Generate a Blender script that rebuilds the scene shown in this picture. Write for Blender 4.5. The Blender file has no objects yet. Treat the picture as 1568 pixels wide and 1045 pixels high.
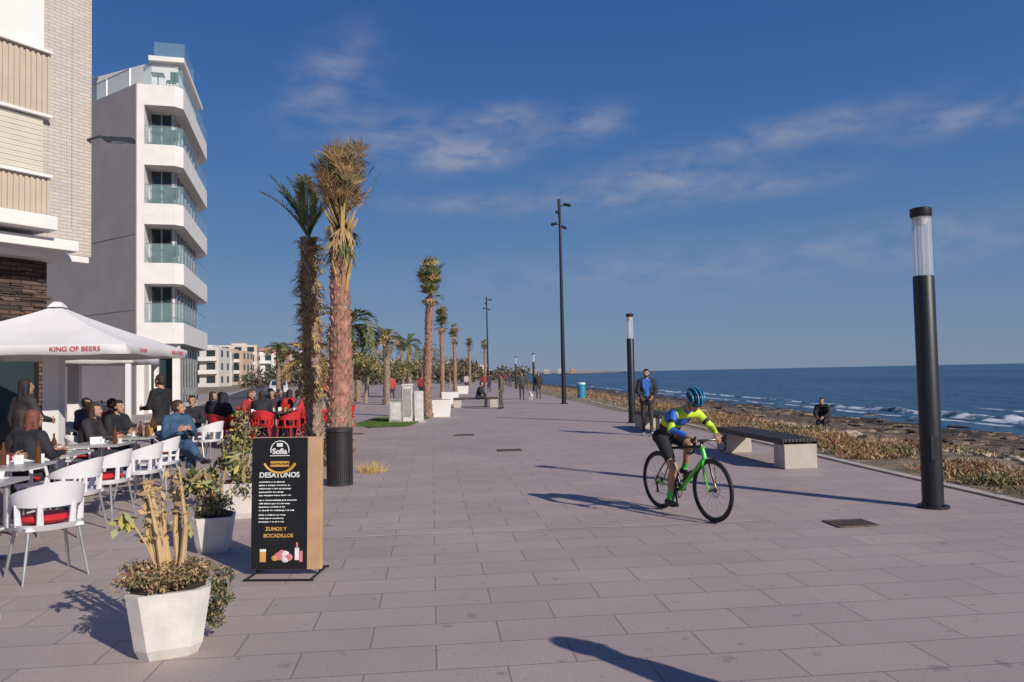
import bpy, bmesh, math, random
import numpy as np
from mathutils import Vector, Matrix, noise
random.seed(7); np.random.seed(7)
R=math.radians
sc=bpy.context.scene
COL=sc.collection
# ---------------------------------------------------------------- frames
A4=R(4.0)
def P(s,t): return (t*math.cos(A4)-s*math.sin(A4), s*math.cos(A4)+t*math.sin(A4))
def HA(fx,fy): return math.atan2(-fx,fy)
# ---------------------------------------------------------------- materials
def M(name,col,rough=.6,metal=0.0,var=.18,scale=6.0,bump=.0,bscale=None,trans=0.0,spec=None,alpha=1.0):
    m=bpy.data.materials.new(name); m.use_nodes=True
    nt=m.node_tree; b=nt.nodes['Principled BSDF']
    tc=nt.nodes.new('ShaderNodeTexCoord'); n=nt.nodes.new('ShaderNodeTexNoise')
    n.inputs['Scale'].default_value=scale; n.inputs['Detail'].default_value=5
    nt.links.new(tc.outputs['Object'],n.inputs['Vector'])
    r=nt.nodes.new('ShaderNodeValToRGB')
    r.color_ramp.elements[0].position=.3; r.color_ramp.elements[1].position=.7
    r.color_ramp.elements[0].color=tuple(max(0,c*(1-var)) for c in col)+(1,)
    r.color_ramp.elements[1].color=tuple(min(1,c*(1+var)) for c in col)+(1,)
    nt.links.new(n.outputs['Fac'],r.inputs['Fac']); nt.links.new(r.outputs['Color'],b.inputs['Base Color'])
    b.inputs['Roughness'].default_value=rough; b.inputs['Metallic'].default_value=metal
    b.inputs['Transmission Weight'].default_value=trans
    b.inputs['Alpha'].default_value=alpha
    if spec is not None: b.inputs['Specular IOR Level'].default_value=spec
    if bump>0:
        n2=nt.nodes.new('ShaderNodeTexNoise'); n2.inputs['Scale'].default_value=bscale or scale*4; n2.inputs['Detail'].default_value=6
        nt.links.new(tc.outputs['Object'],n2.inputs['Vector'])
        bp=nt.nodes.new('ShaderNodeBump'); bp.inputs['Strength'].default_value=bump; bp.inputs['Distance'].default_value=.02
        nt.links.new(n2.outputs['Fac'],bp.inputs['Height']); nt.links.new(bp.outputs['Normal'],b.inputs['Normal'])
    return m
_mc={}
def CM(col,rough=.8,kind='cloth'):
    k=(kind,)+tuple(round(c,3) for c in col)
    if k not in _mc: _mc[k]=M(kind,col,rough,0,.28,9,.5 if kind=='cloth' else .05,16)
    return _mc[k]
def brick_mat(name,c1,c2,mort,bw,rh,ms,plane='xy',rot=0,rough=.7,bump=.3,var=.12,stain=False):
    m=bpy.data.materials.new(name); m.use_nodes=True; nt=m.node_tree; b=nt.nodes['Principled BSDF']
    tc=nt.nodes.new('ShaderNodeTexCoord'); vec=tc.outputs['Object']
    if plane=='xz':
        sx=nt.nodes.new('ShaderNodeSeparateXYZ'); cx=nt.nodes.new('ShaderNodeCombineXYZ')
        nt.links.new(vec,sx.inputs[0]); nt.links.new(sx.outputs['X'],cx.inputs['X']); nt.links.new(sx.outputs['Z'],cx.inputs['Y']); vec=cx.outputs[0]
    mp=nt.nodes.new('ShaderNodeMapping'); mp.inputs['Rotation'].default_value=(0,0,rot); nt.links.new(vec,mp.inputs['Vector'])
    br=nt.nodes.new('ShaderNodeTexBrick'); nt.links.new(mp.outputs['Vector'],br.inputs['Vector'])
    br.inputs['Color1'].default_value=c1+(1,); br.inputs['Color2'].default_value=c2+(1,); br.inputs['Mortar'].default_value=mort+(1,)
    br.inputs['Scale'].default_value=1; br.inputs['Brick Width'].default_value=bw; br.inputs['Row Height'].default_value=rh
    br.inputs['Mortar Size'].default_value=ms; br.inputs['Mortar Smooth'].default_value=.3; br.inputs['Bias'].default_value=0
    n=nt.nodes.new('ShaderNodeTexNoise'); n.inputs['Scale'].default_value=.45; n.inputs['Detail'].default_value=8; n.inputs['Roughness'].default_value=.65
    nt.links.new(tc.outputs['Object'],n.inputs['Vector'])
    n3=nt.nodes.new('ShaderNodeTexNoise'); n3.inputs['Scale'].default_value=60; n3.inputs['Detail'].default_value=3
    nt.links.new(tc.outputs['Object'],n3.inputs['Vector'])
    ad=nt.nodes.new('ShaderNodeMath'); ad.operation='ADD'; nt.links.new(n.outputs['Fac'],ad.inputs[0]); nt.links.new(n3.outputs['Fac'],ad.inputs[1])
    mr=nt.nodes.new('ShaderNodeMapRange'); mr.inputs['From Min'].default_value=.6; mr.inputs['From Max'].default_value=1.4
    mr.inputs['To Min'].default_value=1-var*1.6; mr.inputs['To Max'].default_value=1+var*1.6; nt.links.new(ad.outputs[0],mr.inputs['Value'])
    mx=nt.nodes.new('ShaderNodeVectorMath'); mx.operation='SCALE'; nt.links.new(br.outputs['Color'],mx.inputs[0]); nt.links.new(mr.outputs[0],mx.inputs['Scale'])
    out=mx.outputs[0]
    if stain:
        for sc_,a_,b_,lo in ((5.5,.27,.33,.74),(19,.24,.28,.62)):
            v=nt.nodes.new('ShaderNodeTexNoise'); v.inputs['Scale'].default_value=sc_; v.inputs['Detail'].default_value=2; nt.links.new(tc.outputs['Object'],v.inputs['Vector'])
            r2=nt.nodes.new('ShaderNodeMapRange'); r2.inputs['From Min'].default_value=a_; r2.inputs['From Max'].default_value=b_; r2.inputs['To Min'].default_value=lo; r2.inputs['To Max'].default_value=1; nt.links.new(v.outputs['Fac'],r2.inputs['Value'])
            m2=nt.nodes.new('ShaderNodeVectorMath'); m2.operation='SCALE'; nt.links.new(out,m2.inputs[0]); nt.links.new(r2.outputs[0],m2.inputs['Scale']); out=m2.outputs[0]
    nt.links.new(out,b.inputs['Base Color']); b.inputs['Roughness'].default_value=rough
    inv=nt.nodes.new('ShaderNodeMath'); inv.operation='SUBTRACT'; inv.inputs[0].default_value=1; nt.links.new(br.outputs['Fac'],inv.inputs[1])
    bp=nt.nodes.new('ShaderNodeBump'); bp.inputs['Strength'].default_value=bump; bp.inputs['Distance'].default_value=.01
    nt.links.new(inv.outputs[0],bp.inputs['Height']); nt.links.new(bp.outputs['Normal'],b.inputs['Normal'])
    return m
# ---------------------------------------------------------------- mesh builder
class MB:
    def __init__(s): s.v=[];s.f=[];s.m=[]
    def add(s,v,f,m):
        o=len(s.v); s.v.extend([tuple(x) for x in v]); s.f.extend([tuple(i+o for i in q) for q in f])
        if isinstance(m,int): s.m.extend([m]*len(f))
        else: s.m.extend(list(m))
    def box(s,c,d,m=0,rz=0,rx=0,ry=0):
        x,y,z=d[0]/2,d[1]/2,d[2]/2
        vs=[(a*x,b*y,e*z) for e in(-1,1) for b in(-1,1) for a in(-1,1)]
        if rz or rx or ry:
            M3=Matrix.Rotation(rz,3,'Z')@Matrix.Rotation(ry,3,'Y')@Matrix.Rotation(rx,3,'X'); vs=[M3@Vector(v) for v in vs]
        vs=[(v[0]+c[0],v[1]+c[1],v[2]+c[2]) for v in vs]
        s.add(vs,[(0,2,3,1),(4,5,7,6),(0,1,5,4),(2,6,7,3),(0,4,6,2),(1,3,7,5)],m)
    def tube(s,path,radii,m=0,seg=8,flat=None):
        path=[Vector(p) for p in path]; n=len(path)
        if not hasattr(radii,'__len__'): radii=[radii]*n
        vs=[];fs=[]; up=None
        for i,p in enumerate(path):
            d=(path[min(i+1,n-1)]-path[max(i-1,0)])
            if d.length<1e-9: d=Vector((0,0,1))
            d.normalize()
            if up is None:
                a=Vector((0,0,1)) if abs(d.z)<.9 else Vector((1,0,0)); up=(a-d*a.dot(d)).normalized()
            else:
                up=up-d*up.dot(d)
                if up.length<1e-6: up=d.orthogonal()
                up.normalize()
            w=d.cross(up)
            for k in range(seg):
                a=2*math.pi*k/seg; vs.append(p+(w*math.cos(a)+up*math.sin(a))*radii[i])
        for i in range(n-1):
            for k in range(seg):
                a=i*seg+k; b=i*seg+(k+1)%seg; fs.append((a,b,b+seg,a+seg))
        fs.append(tuple(range(seg))[::-1]); fs.append(tuple((n-1)*seg+k for k in range(seg)))
        s.add(vs,fs,m)
    def cap(s,p0,r0,p1,r1,m=0,seg=10):
        p0=Vector(p0);p1=Vector(p1); d=p1-p0
        if d.length<1e-5: d=Vector((0,0,1e-4)); p1=p0+d
        d.normalize(); pa=[];ra=[]
        for a in (86,60,30): pa.append(p0-d*r0*math.sin(R(a))); ra.append(r0*math.cos(R(a)))
        pa.append(p0);ra.append(r0);pa.append(p1);ra.append(r1)
        for a in (30,60,86): pa.append(p1+d*r1*math.sin(R(a))); ra.append(r1*math.cos(R(a)))
        s.tube(pa,ra,m,seg)
    def ell(s,c,r,m=0,seg=12,rings=8,rot=None):
        vs=[];fs=[]
        for i in range(rings+1):
            ph=math.pi*(i+.001)/(rings+.002)
            for k in range(seg):
                a=2*math.pi*k/seg; v=Vector((r[0]*math.sin(ph)*math.cos(a),r[1]*math.sin(ph)*math.sin(a),r[2]*math.cos(ph)))
                if rot: v=rot@v
                vs.append(v+Vector(c))
        for i in range(rings):
            for k in range(seg):
                a=i*seg+k;b=i*seg+(k+1)%seg; fs.append((a,a+seg,b+seg,b))
        fs.append(tuple(range(seg))); fs.append(tuple(rings*seg+k for k in range(seg))[::-1])
        s.add(vs,fs,m)
    def prism(s,poly,z0,z1,m=0,top=None):
        n=len(poly); top=top or poly
        vs=[(p[0],p[1],z0) for p in poly]+[(p[0],p[1],z1) for p in top]
        fs=[(i,(i+1)%n,(i+1)%n+n,i+n) for i in range(n)]+[tuple(range(n))[::-1],tuple(range(n,2*n))]
        s.add(vs,fs,m)
    def make(s,name,mats,parent=None,loc=None,rot=0,smooth=False,recalc=True,bevel=0):
        me=bpy.data.meshes.new(name); me.from_pydata(s.v,[],s.f)
        for m in mats: me.materials.append(m)
        me.polygons.foreach_set('material_index',s.m)
        if smooth is True: me.polygons.foreach_set('use_smooth',[True]*len(s.f))
        me.update()
        if recalc:
            bm=bmesh.new(); bm.from_mesh(me); bmesh.ops.recalc_face_normals(bm,faces=bm.faces); bm.to_mesh(me); bm.free()
        if smooth=='auto':
            me.polygons.foreach_set('use_smooth',[True]*len(me.polygons))
            me.set_sharp_from_angle(angle=R(38))
        ob=bpy.data.objects.new(name,me); COL.objects.link(ob)
        if loc: ob.location=(loc[0],loc[1],loc[2] if len(loc)>2 else 0)
        ob.rotation_euler=(0,0,rot)
        if parent: ob.parent=parent
        if bevel:
            bv=ob.modifiers.new('bevel','BEVEL'); bv.width=bevel; bv.segments=2; bv.limit_method='ANGLE'
        return ob
def empty(name,loc=(0,0,0),rot=0):
    e=bpy.data.objects.new(name,None); COL.objects.link(e); e.location=loc; e.rotation_euler=(0,0,rot); e.empty_display_size=.2; return e
def text(body,size,loc,rot,mat,parent,name='lettering',align='CENTER',ext=.001):
    cu=bpy.data.curves.new(name,'FONT'); cu.body=body; cu.size=size; cu.extrude=ext; cu.align_x=align; cu.align_y='CENTER'
    cu.materials.append(mat); ob=bpy.data.objects.new(name,cu); COL.objects.link(ob); ob.location=loc; ob.rotation_euler=rot; ob.parent=parent; return ob
def remesh(mb,vox,it=2):
    me=bpy.data.meshes.new('tmp'); me.from_pydata(mb.v,[],mb.f); me.update()
    bm=bmesh.new(); bm.from_mesh(me); bmesh.ops.recalc_face_normals(bm,faces=bm.faces); bm.to_mesh(me); bm.free()
    ob=bpy.data.objects.new('tmp',me); COL.objects.link(ob)
    r=ob.modifiers.new('r','REMESH'); r.mode='VOXEL'; r.voxel_size=vox
    sm=ob.modifiers.new('s','SMOOTH'); sm.iterations=it; sm.factor=.5
    dg=bpy.context.evaluated_depsgraph_get(); ev=ob.evaluated_get(dg); m2=ev.to_mesh()
    n=len(m2.vertices); co=np.empty(n*3,'f'); m2.vertices.foreach_get('co',co); co=co.reshape(-1,3)
    fs=[tuple(p.vertices) for p in m2.polygons]
    ev.to_mesh_clear(); bpy.data.objects.remove(ob); bpy.data.meshes.remove(me)
    return co,fs
def nz(x,y,seed=0): return noise.noise(Vector((x,y,seed)))
# ---------------------------------------------------------------- people
SKIN=M('skin',(.42,.23,.15),.55,0,.1,12); DARK=M('dark_eye',(.02,.015,.012),.3); LIP=M('lips',(.3,.1,.09),.5); EYEW=M('eye_white',(.7,.68,.65),.3)
def stand(stride=0.0,arms=.0,bend=0,hR=None,hL=None):
    J=dict(pelvis=(0,0,.93),chest=(0,.01,1.24),neck=(0,.0,1.46),head=(0,.03,1.60),
      shL=(-.175,0,1.40),shR=(.175,0,1.40),elL=(-.225,-.03-arms,1.13),elR=(.225,-.03+arms,1.13),
      haL=(-.23,.06-arms*2,.90),haR=(.23,.06+arms*2,.90),hipL=(-.09,0,.90),hipR=(.09,0,.90),
      knL=(-.1,.03+stride*.55,.50),knR=(.1,.04-stride*.4,.50),anL=(-.1,stride,.085),anR=(.1,-stride*1.0,.085+abs(stride)*.12),
      toeL=(-.12,stride+.15,.04),toeR=(.12,-stride+.14,.04))
    if hR: J['elR']=hR[0];J['haR']=hR[1]
    if hL: J['elL']=hL[0];J['haL']=hL[1]
    return J
def sit(lean=.05,hz=.78,hy=.36,cross=False,spread=.12):
    J=dict(pelvis=(0,0,.54),chest=(0,lean*.6,.86),neck=(0,lean*1.2,1.07),head=(0,lean*1.2+.05,1.21),
      shL=(-.175,lean*1.1,1.01),shR=(.175,lean*1.1,1.01),elL=(-.24,lean+.1,.77),elR=(.24,lean+.1,.77),
      haL=(-spread,lean+hy,hz),haR=(spread,lean+hy,hz),hipL=(-.09,.0,.53),hipR=(.09,.0,.53),
      knL=(-.11,.43,.51),knR=(.11,.43,.51),anL=(-.11,.40,.085),anR=(.11,.38,.085),toeL=(-.12,.55,.04),toeR=(.12,.53,.04))
    if cross:
        J['knR']=(-.02,.46,.62); J['anR']=(-.12,.78,.34); J['toeR']=(-.14,.93,.36)
    return J
def hand(mb,w,d,n,side,curl,m,seg=6):
    w=Vector(w);d=Vector(d).normalized();n=Vector(n);n=(n-d*n.dot(d)).normalized();x=d.cross(n)*side
    for i,(o,L) in enumerate(((-.030,.058),(-.011,.074),(.010,.080),(.030,.072))):
        b=w+d*(.085+.006*(i in(1,2)))+x*o
        mb.cap(w+x*o*.5+d*.01,.017,b,.0125,m,seg)
        a1=R(curl*.5);a2=R(curl*1.2)
        p1=b+(d*math.cos(a1)+n*math.sin(a1))*L*.5; p2=p1+(d*math.cos(a2)+n*math.sin(a2))*L*.48
        mb.cap(b,.0105,p1,.0092,m,seg); mb.cap(p1,.0092,p2,.0075,m,seg)
    b=w+d*.03+x*.03; p1=b+(d*.62+x*.7+n*.25).normalized()*.042; p2=p1+(d*.85+x*.15+n*.45*(curl/40)).normalized()*.032
    mb.cap(b,.014,p1,.0115,m,seg); mb.cap(p1,.011,p2,.0085,m,seg)
def person(name,loc,fwd,J,top,bot,shoe=(.03,.03,.03),hair=(.03,.02,.015),vox=.03,yaw=0,pitch=0,longhair=False,scale=1,puff=0,
           parts=None,curl=35,extra=None,mats_extra=(),palmdown=False,shirt=None,beard=False,headgear=None,nfeat=True,sleeve=None):
    J={k:Vector(v) for k,v in J.items()}
    mats=[SKIN,CM(top),CM(bot),CM(shoe,.5,'shoe'),CM(hair,.7,'hair'),DARK,EYEW,LIP,CM(shirt or top),CM(sleeve or top)]+list(mats_extra)
    L=[]
    def c(a,ra,b,rb,l): L.append((Vector(a),ra,Vector(b),rb,l))
    lat=(J['shR']-J['shL']).normalized(); up=(J['neck']-J['pelvis']).normalized(); fr=up.cross(lat)
    p=puff
    c(J['hipL'],.105+p*.3,J['hipR'],.105+p*.3,2)
    c(J['pelvis'],.115+p,J['chest']-up*.08,.112+p,1)
    for sgn in(-1,1):
        c(J['pelvis']+lat*.055*sgn+up*.05,.095+p,J['chest']+lat*.075*sgn+up*.05,.098+p,1)
    c(J['shL']+lat*.03,.065+p,J['shR']-lat*.03,.065+p,1)
    c(J['chest']+up*.05,.10+p,J['neck']-up*.05,.065+p*.6,1)
    c(J['neck']-up*.02,.054,J['head'].lerp(J['neck'],.3),.05,0)
    sl=9 if sleeve else 1
    for S in'LR':
        c(J['sh'+S],.06+p,J['el'+S],.046+p*.9,1); c(J['el'+S],.046+p*.8,J['ha'+S],.031+p*.6,sl)
        c(J['hip'+S],.088,J['kn'+S],.06,2); c(J['kn'+S],.059,J['an'+S],.042,2)
        heel=J['an'+S]-(J['toe'+S]-J['an'+S])*.25; heel.z=min(J['an'+S].z,J['toe'+S].z+.01)
        c(J['an'+S],.043,heel,.04,3); c(heel,.04,J['toe'+S],.034,3)
    if parts: L=parts(J,L,c,lat,up,fr) or L
    mb=MB()
    for a,ra,b,rb,l in L: mb.cap(a,ra,b,rb,l)
    co,fs=remesh(mb,vox,2)
    cen=np.array([co[list(f)].mean(axis=0) for f in fs])
    best=np.full(len(fs),1e9); lab=np.zeros(len(fs),int)
    for a,ra,b,rb,l in L:
        a=np.array(a);b=np.array(b);d=b-a;dd=max(1e-9,d@d); t=np.clip((cen-a)@d/dd,0,1)
        q=np.linalg.norm(cen-(a+t[:,None]*d),axis=1)-(ra+(rb-ra)*t)
        k=q<best; best[k]=q[k]; lab[k]=l
    if shirt:
        rel=cen-np.array(J['chest']); lx=rel@np.array(lat); fy=rel@np.array(fr)
        lz=rel@np.array(up)
        lab[(lab==1)&(np.abs(lx)<.065+.03*(lz>0))&(fy>.04)&(lz>-.22)]=8
    if vox<.028:
        for i in range(len(co)):
            k=noise.noise(Vector((co[i][0]*9,co[i][1]*9,co[i][2]*14)))*.007; co[i][0]+=k; co[i][1]+=k*.7
    out=MB(); out.add([tuple(v) for v in co],fs,[int(x) for x in lab])
    rot=Matrix.Rotation(R(yaw),3,'Z')@Matrix.Rotation(R(pitch),3,'X'); H=J['head']
    hb=MB(); 
    hb.ell((0,-.01,.022),(.074,.093,.09)); hb.ell((0,.022,-.04),(.057,.068,.072)); hb.cap((-.012,.066,-.09),.02,(.012,.066,-.09),.02)
    hb.cap((0,.084,.005),.010,(0,.104,-.028),.0135)
    hb.cap((-.028,.078,.02),.012,(.028,.078,.02),.012)
    if nfeat:
        for sg in(-1,1): hb.ell((sg*.078,-.008,-.012),(.012,.02,.032))
    if not headgear:
        hb.ell((0,-.022,.042),(.082,.096,.085)); hb.ell((0,-.045,-.01),(.074,.07,.075))
    if longhair:
        for sg in(-1,1): hb.cap((sg*.05,-.03,.0),.045,(sg*.06,-.045,-.17),.04)
        hb.cap((0,-.06,0),.055,(0,-.08,-.19),.045)
    co,fs=remesh(hb,max(.009,vox*.42),1)
    cen=np.array([co[list(f)].mean(axis=0) for f in fs])
    hm=((cen[:,2]>.062)|((cen[:,1]<.012)&(cen[:,2]>-.07)&(np.abs(cen[:,0])<.09)&~((np.abs(cen[:,0])>.083)))|((cen[:,1]<.02)&(longhair)))
    if headgear: hm[:]=False
    lb=np.where(hm,4,0)
    if beard: lb[(cen[:,2]<-.045)&(cen[:,1]>.0)&(cen[:,2]>-.13)]=4
    out.add([rot@Vector(v)+H for v in co.tolist()],fs,[int(x) for x in lb])
    for sg in(-1,1):
        out.ell(rot@Vector((sg*.029,.083,.0))+H,(.013,.009,.008),6,8,5,rot); out.ell(rot@Vector((sg*.029,.0905,.0))+H,(.006,.004,.006),5,6,4,rot)
        out.ell(rot@Vector((sg*.03,.089,.022))+H,(.018,.005,.004),4,6,4,rot)
    out.ell(rot@Vector((0,.088,-.058))+H,(.022,.008,.006),7,8,4,rot)
    if headgear: headgear(out,H,rot)
    for S,sg in(('L',-1),('R',1)):
        d=J['ha'+S]-J['el'+S]
        n=Vector((-sg,0,0)) if not palmdown else Vector((0,.35,-1))
        if abs(d.normalized().dot(n))>.9: n=Vector((0,0,-1))
        hbm=MB(); side=-1 if S=='L' else 1
        hand(hbm,J['ha'+S]+d.normalized()*.012,d,n,side,curl,0)
        if vox<.02:
            co,fs=remesh(hbm,.005,1); out.add(co.tolist(),fs,0)
        else: out.add(hbm.v,hbm.f,0)
    if extra: extra(out,J)
    ob=out.make(name,mats,None,loc,HA(*fwd),True,recalc=False)
    ob.scale=(scale,)*3
    return ob

# ---- cyclist on bicycle --------------------------------------------------
BP=(1.74,9.30,0); BF=(.40,-.917)
blue=M('jersey_blue',(.02,.12,.48),.6); lime=M('jersey_lime',(.50,.68,.03),.6); wht=M('jersey_black',(.015,.015,.018),.7); helm=M('helmet_blue',(.02,.30,.55),.25,0,.05); helmk=M('helmet_black',(.012,.012,.015),.3); sock=M('sock_green',(.08,.5,.1),.8)
# material slots added: 10 blue, 11 lime, 12 black panel, 13 sock, 14 black helmet, 15 blue helmet
def cyc_parts(J,L,c,lat,up,fr):
    L2=[]
    def q(a,ra,b,rb,l): L2.append((Vector(a),ra,Vector(b),rb,l))
    q(J['hipL'],.10,J['hipR'],.10,2); q(J['pelvis'],.10,J['pelvis']+up*.09,.10,2)
    mid=J['pelvis'].lerp(J['chest'],.55)-fr*.03; m2=mid.lerp(J['chest'],.5)
    for sgn in(-1,1):
        q(J['pelvis']+lat*.05*sgn+up*.1,.085,mid+lat*.055*sgn,.088,12); q(mid+lat*.055*sgn,.09,m2+lat*.065*sgn,.091,11); q(m2+lat*.065*sgn,.091,J['chest']+lat*.07*sgn+up*.02,.092,10)
        q(J['chest']+lat*.06*sgn+up*.02,.09,J['neck']-up*.06+lat*.06*sgn,.055,11)
    q(J['shL']+lat*.02,.057,J['shR']-lat*.02,.057,11); q(J['chest']+fr*.02,.095,J['neck']-up*.03,.06,10)
    q(J['neck']-up*.02,.05,J['head'].lerp(J['neck'],.3),.048,0)
    for S in'LR':
        h=J['el'+S].lerp(J['sh'+S],.55); h2=J['el'+S].lerp(J['sh'+S],.35)
        q(J['sh'+S],.055,h,.049,11 if S=='L' else 10); q(h,.049,h2,.046,12); q(h2,.046,J['el'+S],.042,11)
        fm=J['el'+S].lerp(J['ha'+S],.5)
        q(J['el'+S],.041,fm,.035,11 if S=='L' else 10); q(fm,.035,J['ha'+S],.029,11 if S=='L' else 10)
        k=J['hip'+S].lerp(J['kn'+S],.72); q(J['hip'+S],.088,k,.066,2); q(k,.064,J['kn'+S],.054,0)
        cm=J['kn'+S].lerp(J['an'+S],.35)+Vector((0,-.02,0)); q(J['kn'+S],.052,cm,.05,0); s2=J['kn'+S].lerp(J['an'+S],.75); q(cm,.05,s2,.035,0); q(s2,.037,J['an'+S],.035,13)
        heel=J['an'+S]+Vector((0,-.05,-.03)); q(J['an'+S],.036,heel,.034,3); q(heel,.034,J['toe'+S],.03,3)
    return L2
def helmet(out,H,rot):
    def tp(v): return rot@Vector(v)+H
    out.ell(tp((0,-.01,.05)),(.085,.115,.072),14,16,10,rot)
    for i in range(-3,4):
        x=i*.026; pts=[];rr=[]
        for k in range(9):
            a=R(-12+k*25.5); yy=math.cos(a)*.125*math.sqrt(max(.1,1-(x/.1)**2)); zz=.045+math.sin(a)*.088*math.sqrt(max(.1,1-(x/.1)**2))
            pts.append(tp((x*(1-.1*abs(math.cos(a))),yy-.01,zz))); rr.append(.0105 if 0<k<8 else .006)
        out.tube(pts,rr,15 if i%2 else 14,6)
    out.tube([tp((.088*math.cos(a),.118*math.sin(a)-.01,.028)) for a in np.linspace(0,2*math.pi,20)],.009,15,6)
    for sg in(-1,1): out.tube([tp((sg*.078,.02,.03)),tp((sg*.07,.02,-.05)),tp((sg*.02,.05,-.115))],.004,14,5)
    out.tube([tp((x,.092-abs(x)*.25,.003)) for x in np.linspace(-.065,.065,8)],.014,14,6)
Jc=dict(pelvis=(0,.16,.91),chest=(0,.43,1.12),neck=(0,.60,1.22),head=(0,.725,1.305),
  shL=(-.165,.555,1.155),shR=(.165,.555,1.155),elL=(-.275,.67,.99),elR=(.275,.65,.99),haL=(-.205,.83,.935),haR=(.205,.83,.935),
  hipL=(-.085,.17,.87),hipR=(.085,.17,.87),knL=(-.10,.50,.78),knR=(.10,.44,.53),anL=(-.115,.34,.50),anR=(.115,.36,.165),
  toeL=(-.12,.47,.44),toeR=(.12,.50,.125))
person('cyclist',BP,BF,Jc,(.02,.08,.38),(.012,.012,.014),(.02,.02,.02),(.03,.02,.01),vox=.0125,pitch=-42,yaw=-4,parts=cyc_parts,curl=75,palmdown=True,
   mats_extra=(blue,lime,wht,sock,helmk,helm),headgear=helmet)
def bicycle():
    tyre=M('tyre_rubber',(.012,.012,.012),.7,0,.2,30); rim=M('carbon_rim',(.02,.02,.022),.3); steel=M('spoke_steel',(.5,.5,.5),.3,1); green=M('frame_green',(.10,.58,.04),.3,0,.05); blk=M('frame_black',(.012,.012,.014),.3)
    mats=[tyre,rim,steel,green,blk]
    e=empty('bicycle',BP,HA(*BF)); WR=.325
    def wheel(y,nm):
        w=MB(); c=Vector((0,y,WR+.017))
        def ring(r,rr,m,seg=8,x=0): 
            pts=[c+Vector((x,r*math.cos(a),r*math.sin(a))) for a in np.linspace(0,2*math.pi,49)]; w.tube(pts,rr,m,seg)
        ring(WR,.0175,0); ring(WR-.022,.011,1); ring(WR-.032,.008,1)
        for i in range(28):
            a=2*math.pi*i/28; x=.028*(1 if i%2 else -1); b=a+(.25 if (i//2)%2 else -.25)
            w.tube([c+Vector((x,.022*math.cos(b),.022*math.sin(b))),c+Vector((0,(WR-.03)*math.cos(a),(WR-.03)*math.sin(a)))],.0014,2,4)
        w.tube([c+Vector((-.05,0,0)),c+Vector((.05,0,0))],.016,4,10); w.tube([c+Vector((-.032,0,0)),c+Vector((-.028,0,0))],.03,4,12)
        for r in(.078,.066): ring(r,.0028,2,4,-.04)
        for i in range(6):
            a=i*math.pi/3; w.tube([c+Vector((-.04,.02*math.cos(a),.02*math.sin(a))),c+Vector((-.04,.075*math.cos(a+.3),.075*math.sin(a+.3)))],.003,2,4)
        return w.make(nm,mats,e,smooth='auto')
    wheel(0,'rear_wheel'); wheel(1.0,'front_wheel')
    f=MB(); z=WR+.017
    BB=(0,.42,.28); ST=(0,.26,.74); HT=(0,.84,.80); HB=(0,.88,.67)
    f.tube([BB,HB],[.028,.03],3,10); f.tube([ST,(0,.56,.775),HT],[.016,.018,.02],4,10); f.tube([BB,ST],[.02,.017],4,10); f.tube([HT,HB],[.025,.028],3,10)
    for s in(-1,1):
        f.tube([(s*.035,.42,.285),(s*.06,.25,.31),(s*.062,0,z)],[.012,.011,.009],3,8)
        f.tube([(s*.012,.27,.68),(s*.05,.1,.48),(s*.06,0,z)],[.009,.008,.007],4,8)
        f.tube([(0,.885,.655),(s*.045,.90,.64),(s*.052,.93,.50),(s*.052,1.0,z)],[.02,.016,.014,.009],3 if s>0 else 4,8)
    f.tube([ST,(0,.215,.85)],.0135,4,8)
    f.tube([(0,.07,.885),(0,.12,.885),(0,.2,.88),(0,.34,.875)],[.045,.06,.035,.014],4,10)
    f.tube([HT,(0,.83,.845),(0,.90,.875)],[.018,.018,.016],4,8)
    for s in(-1,1):
        f.tube([(0,.90,.875),(s*.17,.90,.875),(s*.20,.92,.873),(s*.205,.97,.86),(s*.207,.99,.82),(s*.21,.965,.765),(s*.212,.92,.745),(s*.215,.87,.745)],.0135,4,8)
        f.tube([(s*.205,.925,.885),(s*.205,.985,.905),(s*.205,1.0,.93)],[.018,.018,.012],4,8); f.tube([(s*.205,.99,.90),(s*.205,1.005,.84),(s*.205,.975,.79)],[.007,.006,.005],4,6)
    f.tube([(0,.91,.86),(-.06,1.0,.80),(-.055,.97,.62),(-.055,.99,.42)],.0035,4,5)
    c=Vector((.05,.42,.28))
    f.tube([c+Vector((0,.095*math.cos(a),.095*math.sin(a))) for a in np.linspace(0,2*math.pi,33)],.004,4,6)
    for i in range(4): a=i*math.pi/2+.4; f.tube([c,c+Vector((0,.093*math.cos(a),.093*math.sin(a)))],.007,4,6)
    f.tube([(-.06,.42,.28),(.06,.42,.28)],.02,4,10)
    f.tube([(.068,.42,.28),(.075,.45,.115)],[.012,.009],4,6); f.tube([(-.068,.42,.28),(-.075,.39,.445)],[.012,.009],4,6)
    f.box((.115,.45,.105),(.09,.06,.018),4); f.box((-.115,.39,.42),(.09,.06,.018),4)
    f.tube([(.05,.42,.375),(.045,0,z+.04)],.004,2,4); f.tube([(.05,.42,.185),(.045,.03,.20),(.045,.0,.27),(.045,-.03,.34)],.004,2,4)
    for k in range(5): f.tube([(.03+k*.004,0,z),(.033+k*.004,0,z)],.055-k*.007,2,16)
    f.tube([(.048,0,z-.02),(.05,.03,.25),(.05,.03,.2)],[.012,.012,.015],4,6)
    f.tube([(0,.50,.38),(0,.60,.475),(0,.62,.495),(0,.635,.51)],[.034,.034,.018,.018],4,10)
    f.make('frame',mats,e,smooth='auto')
bicycle()
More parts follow.
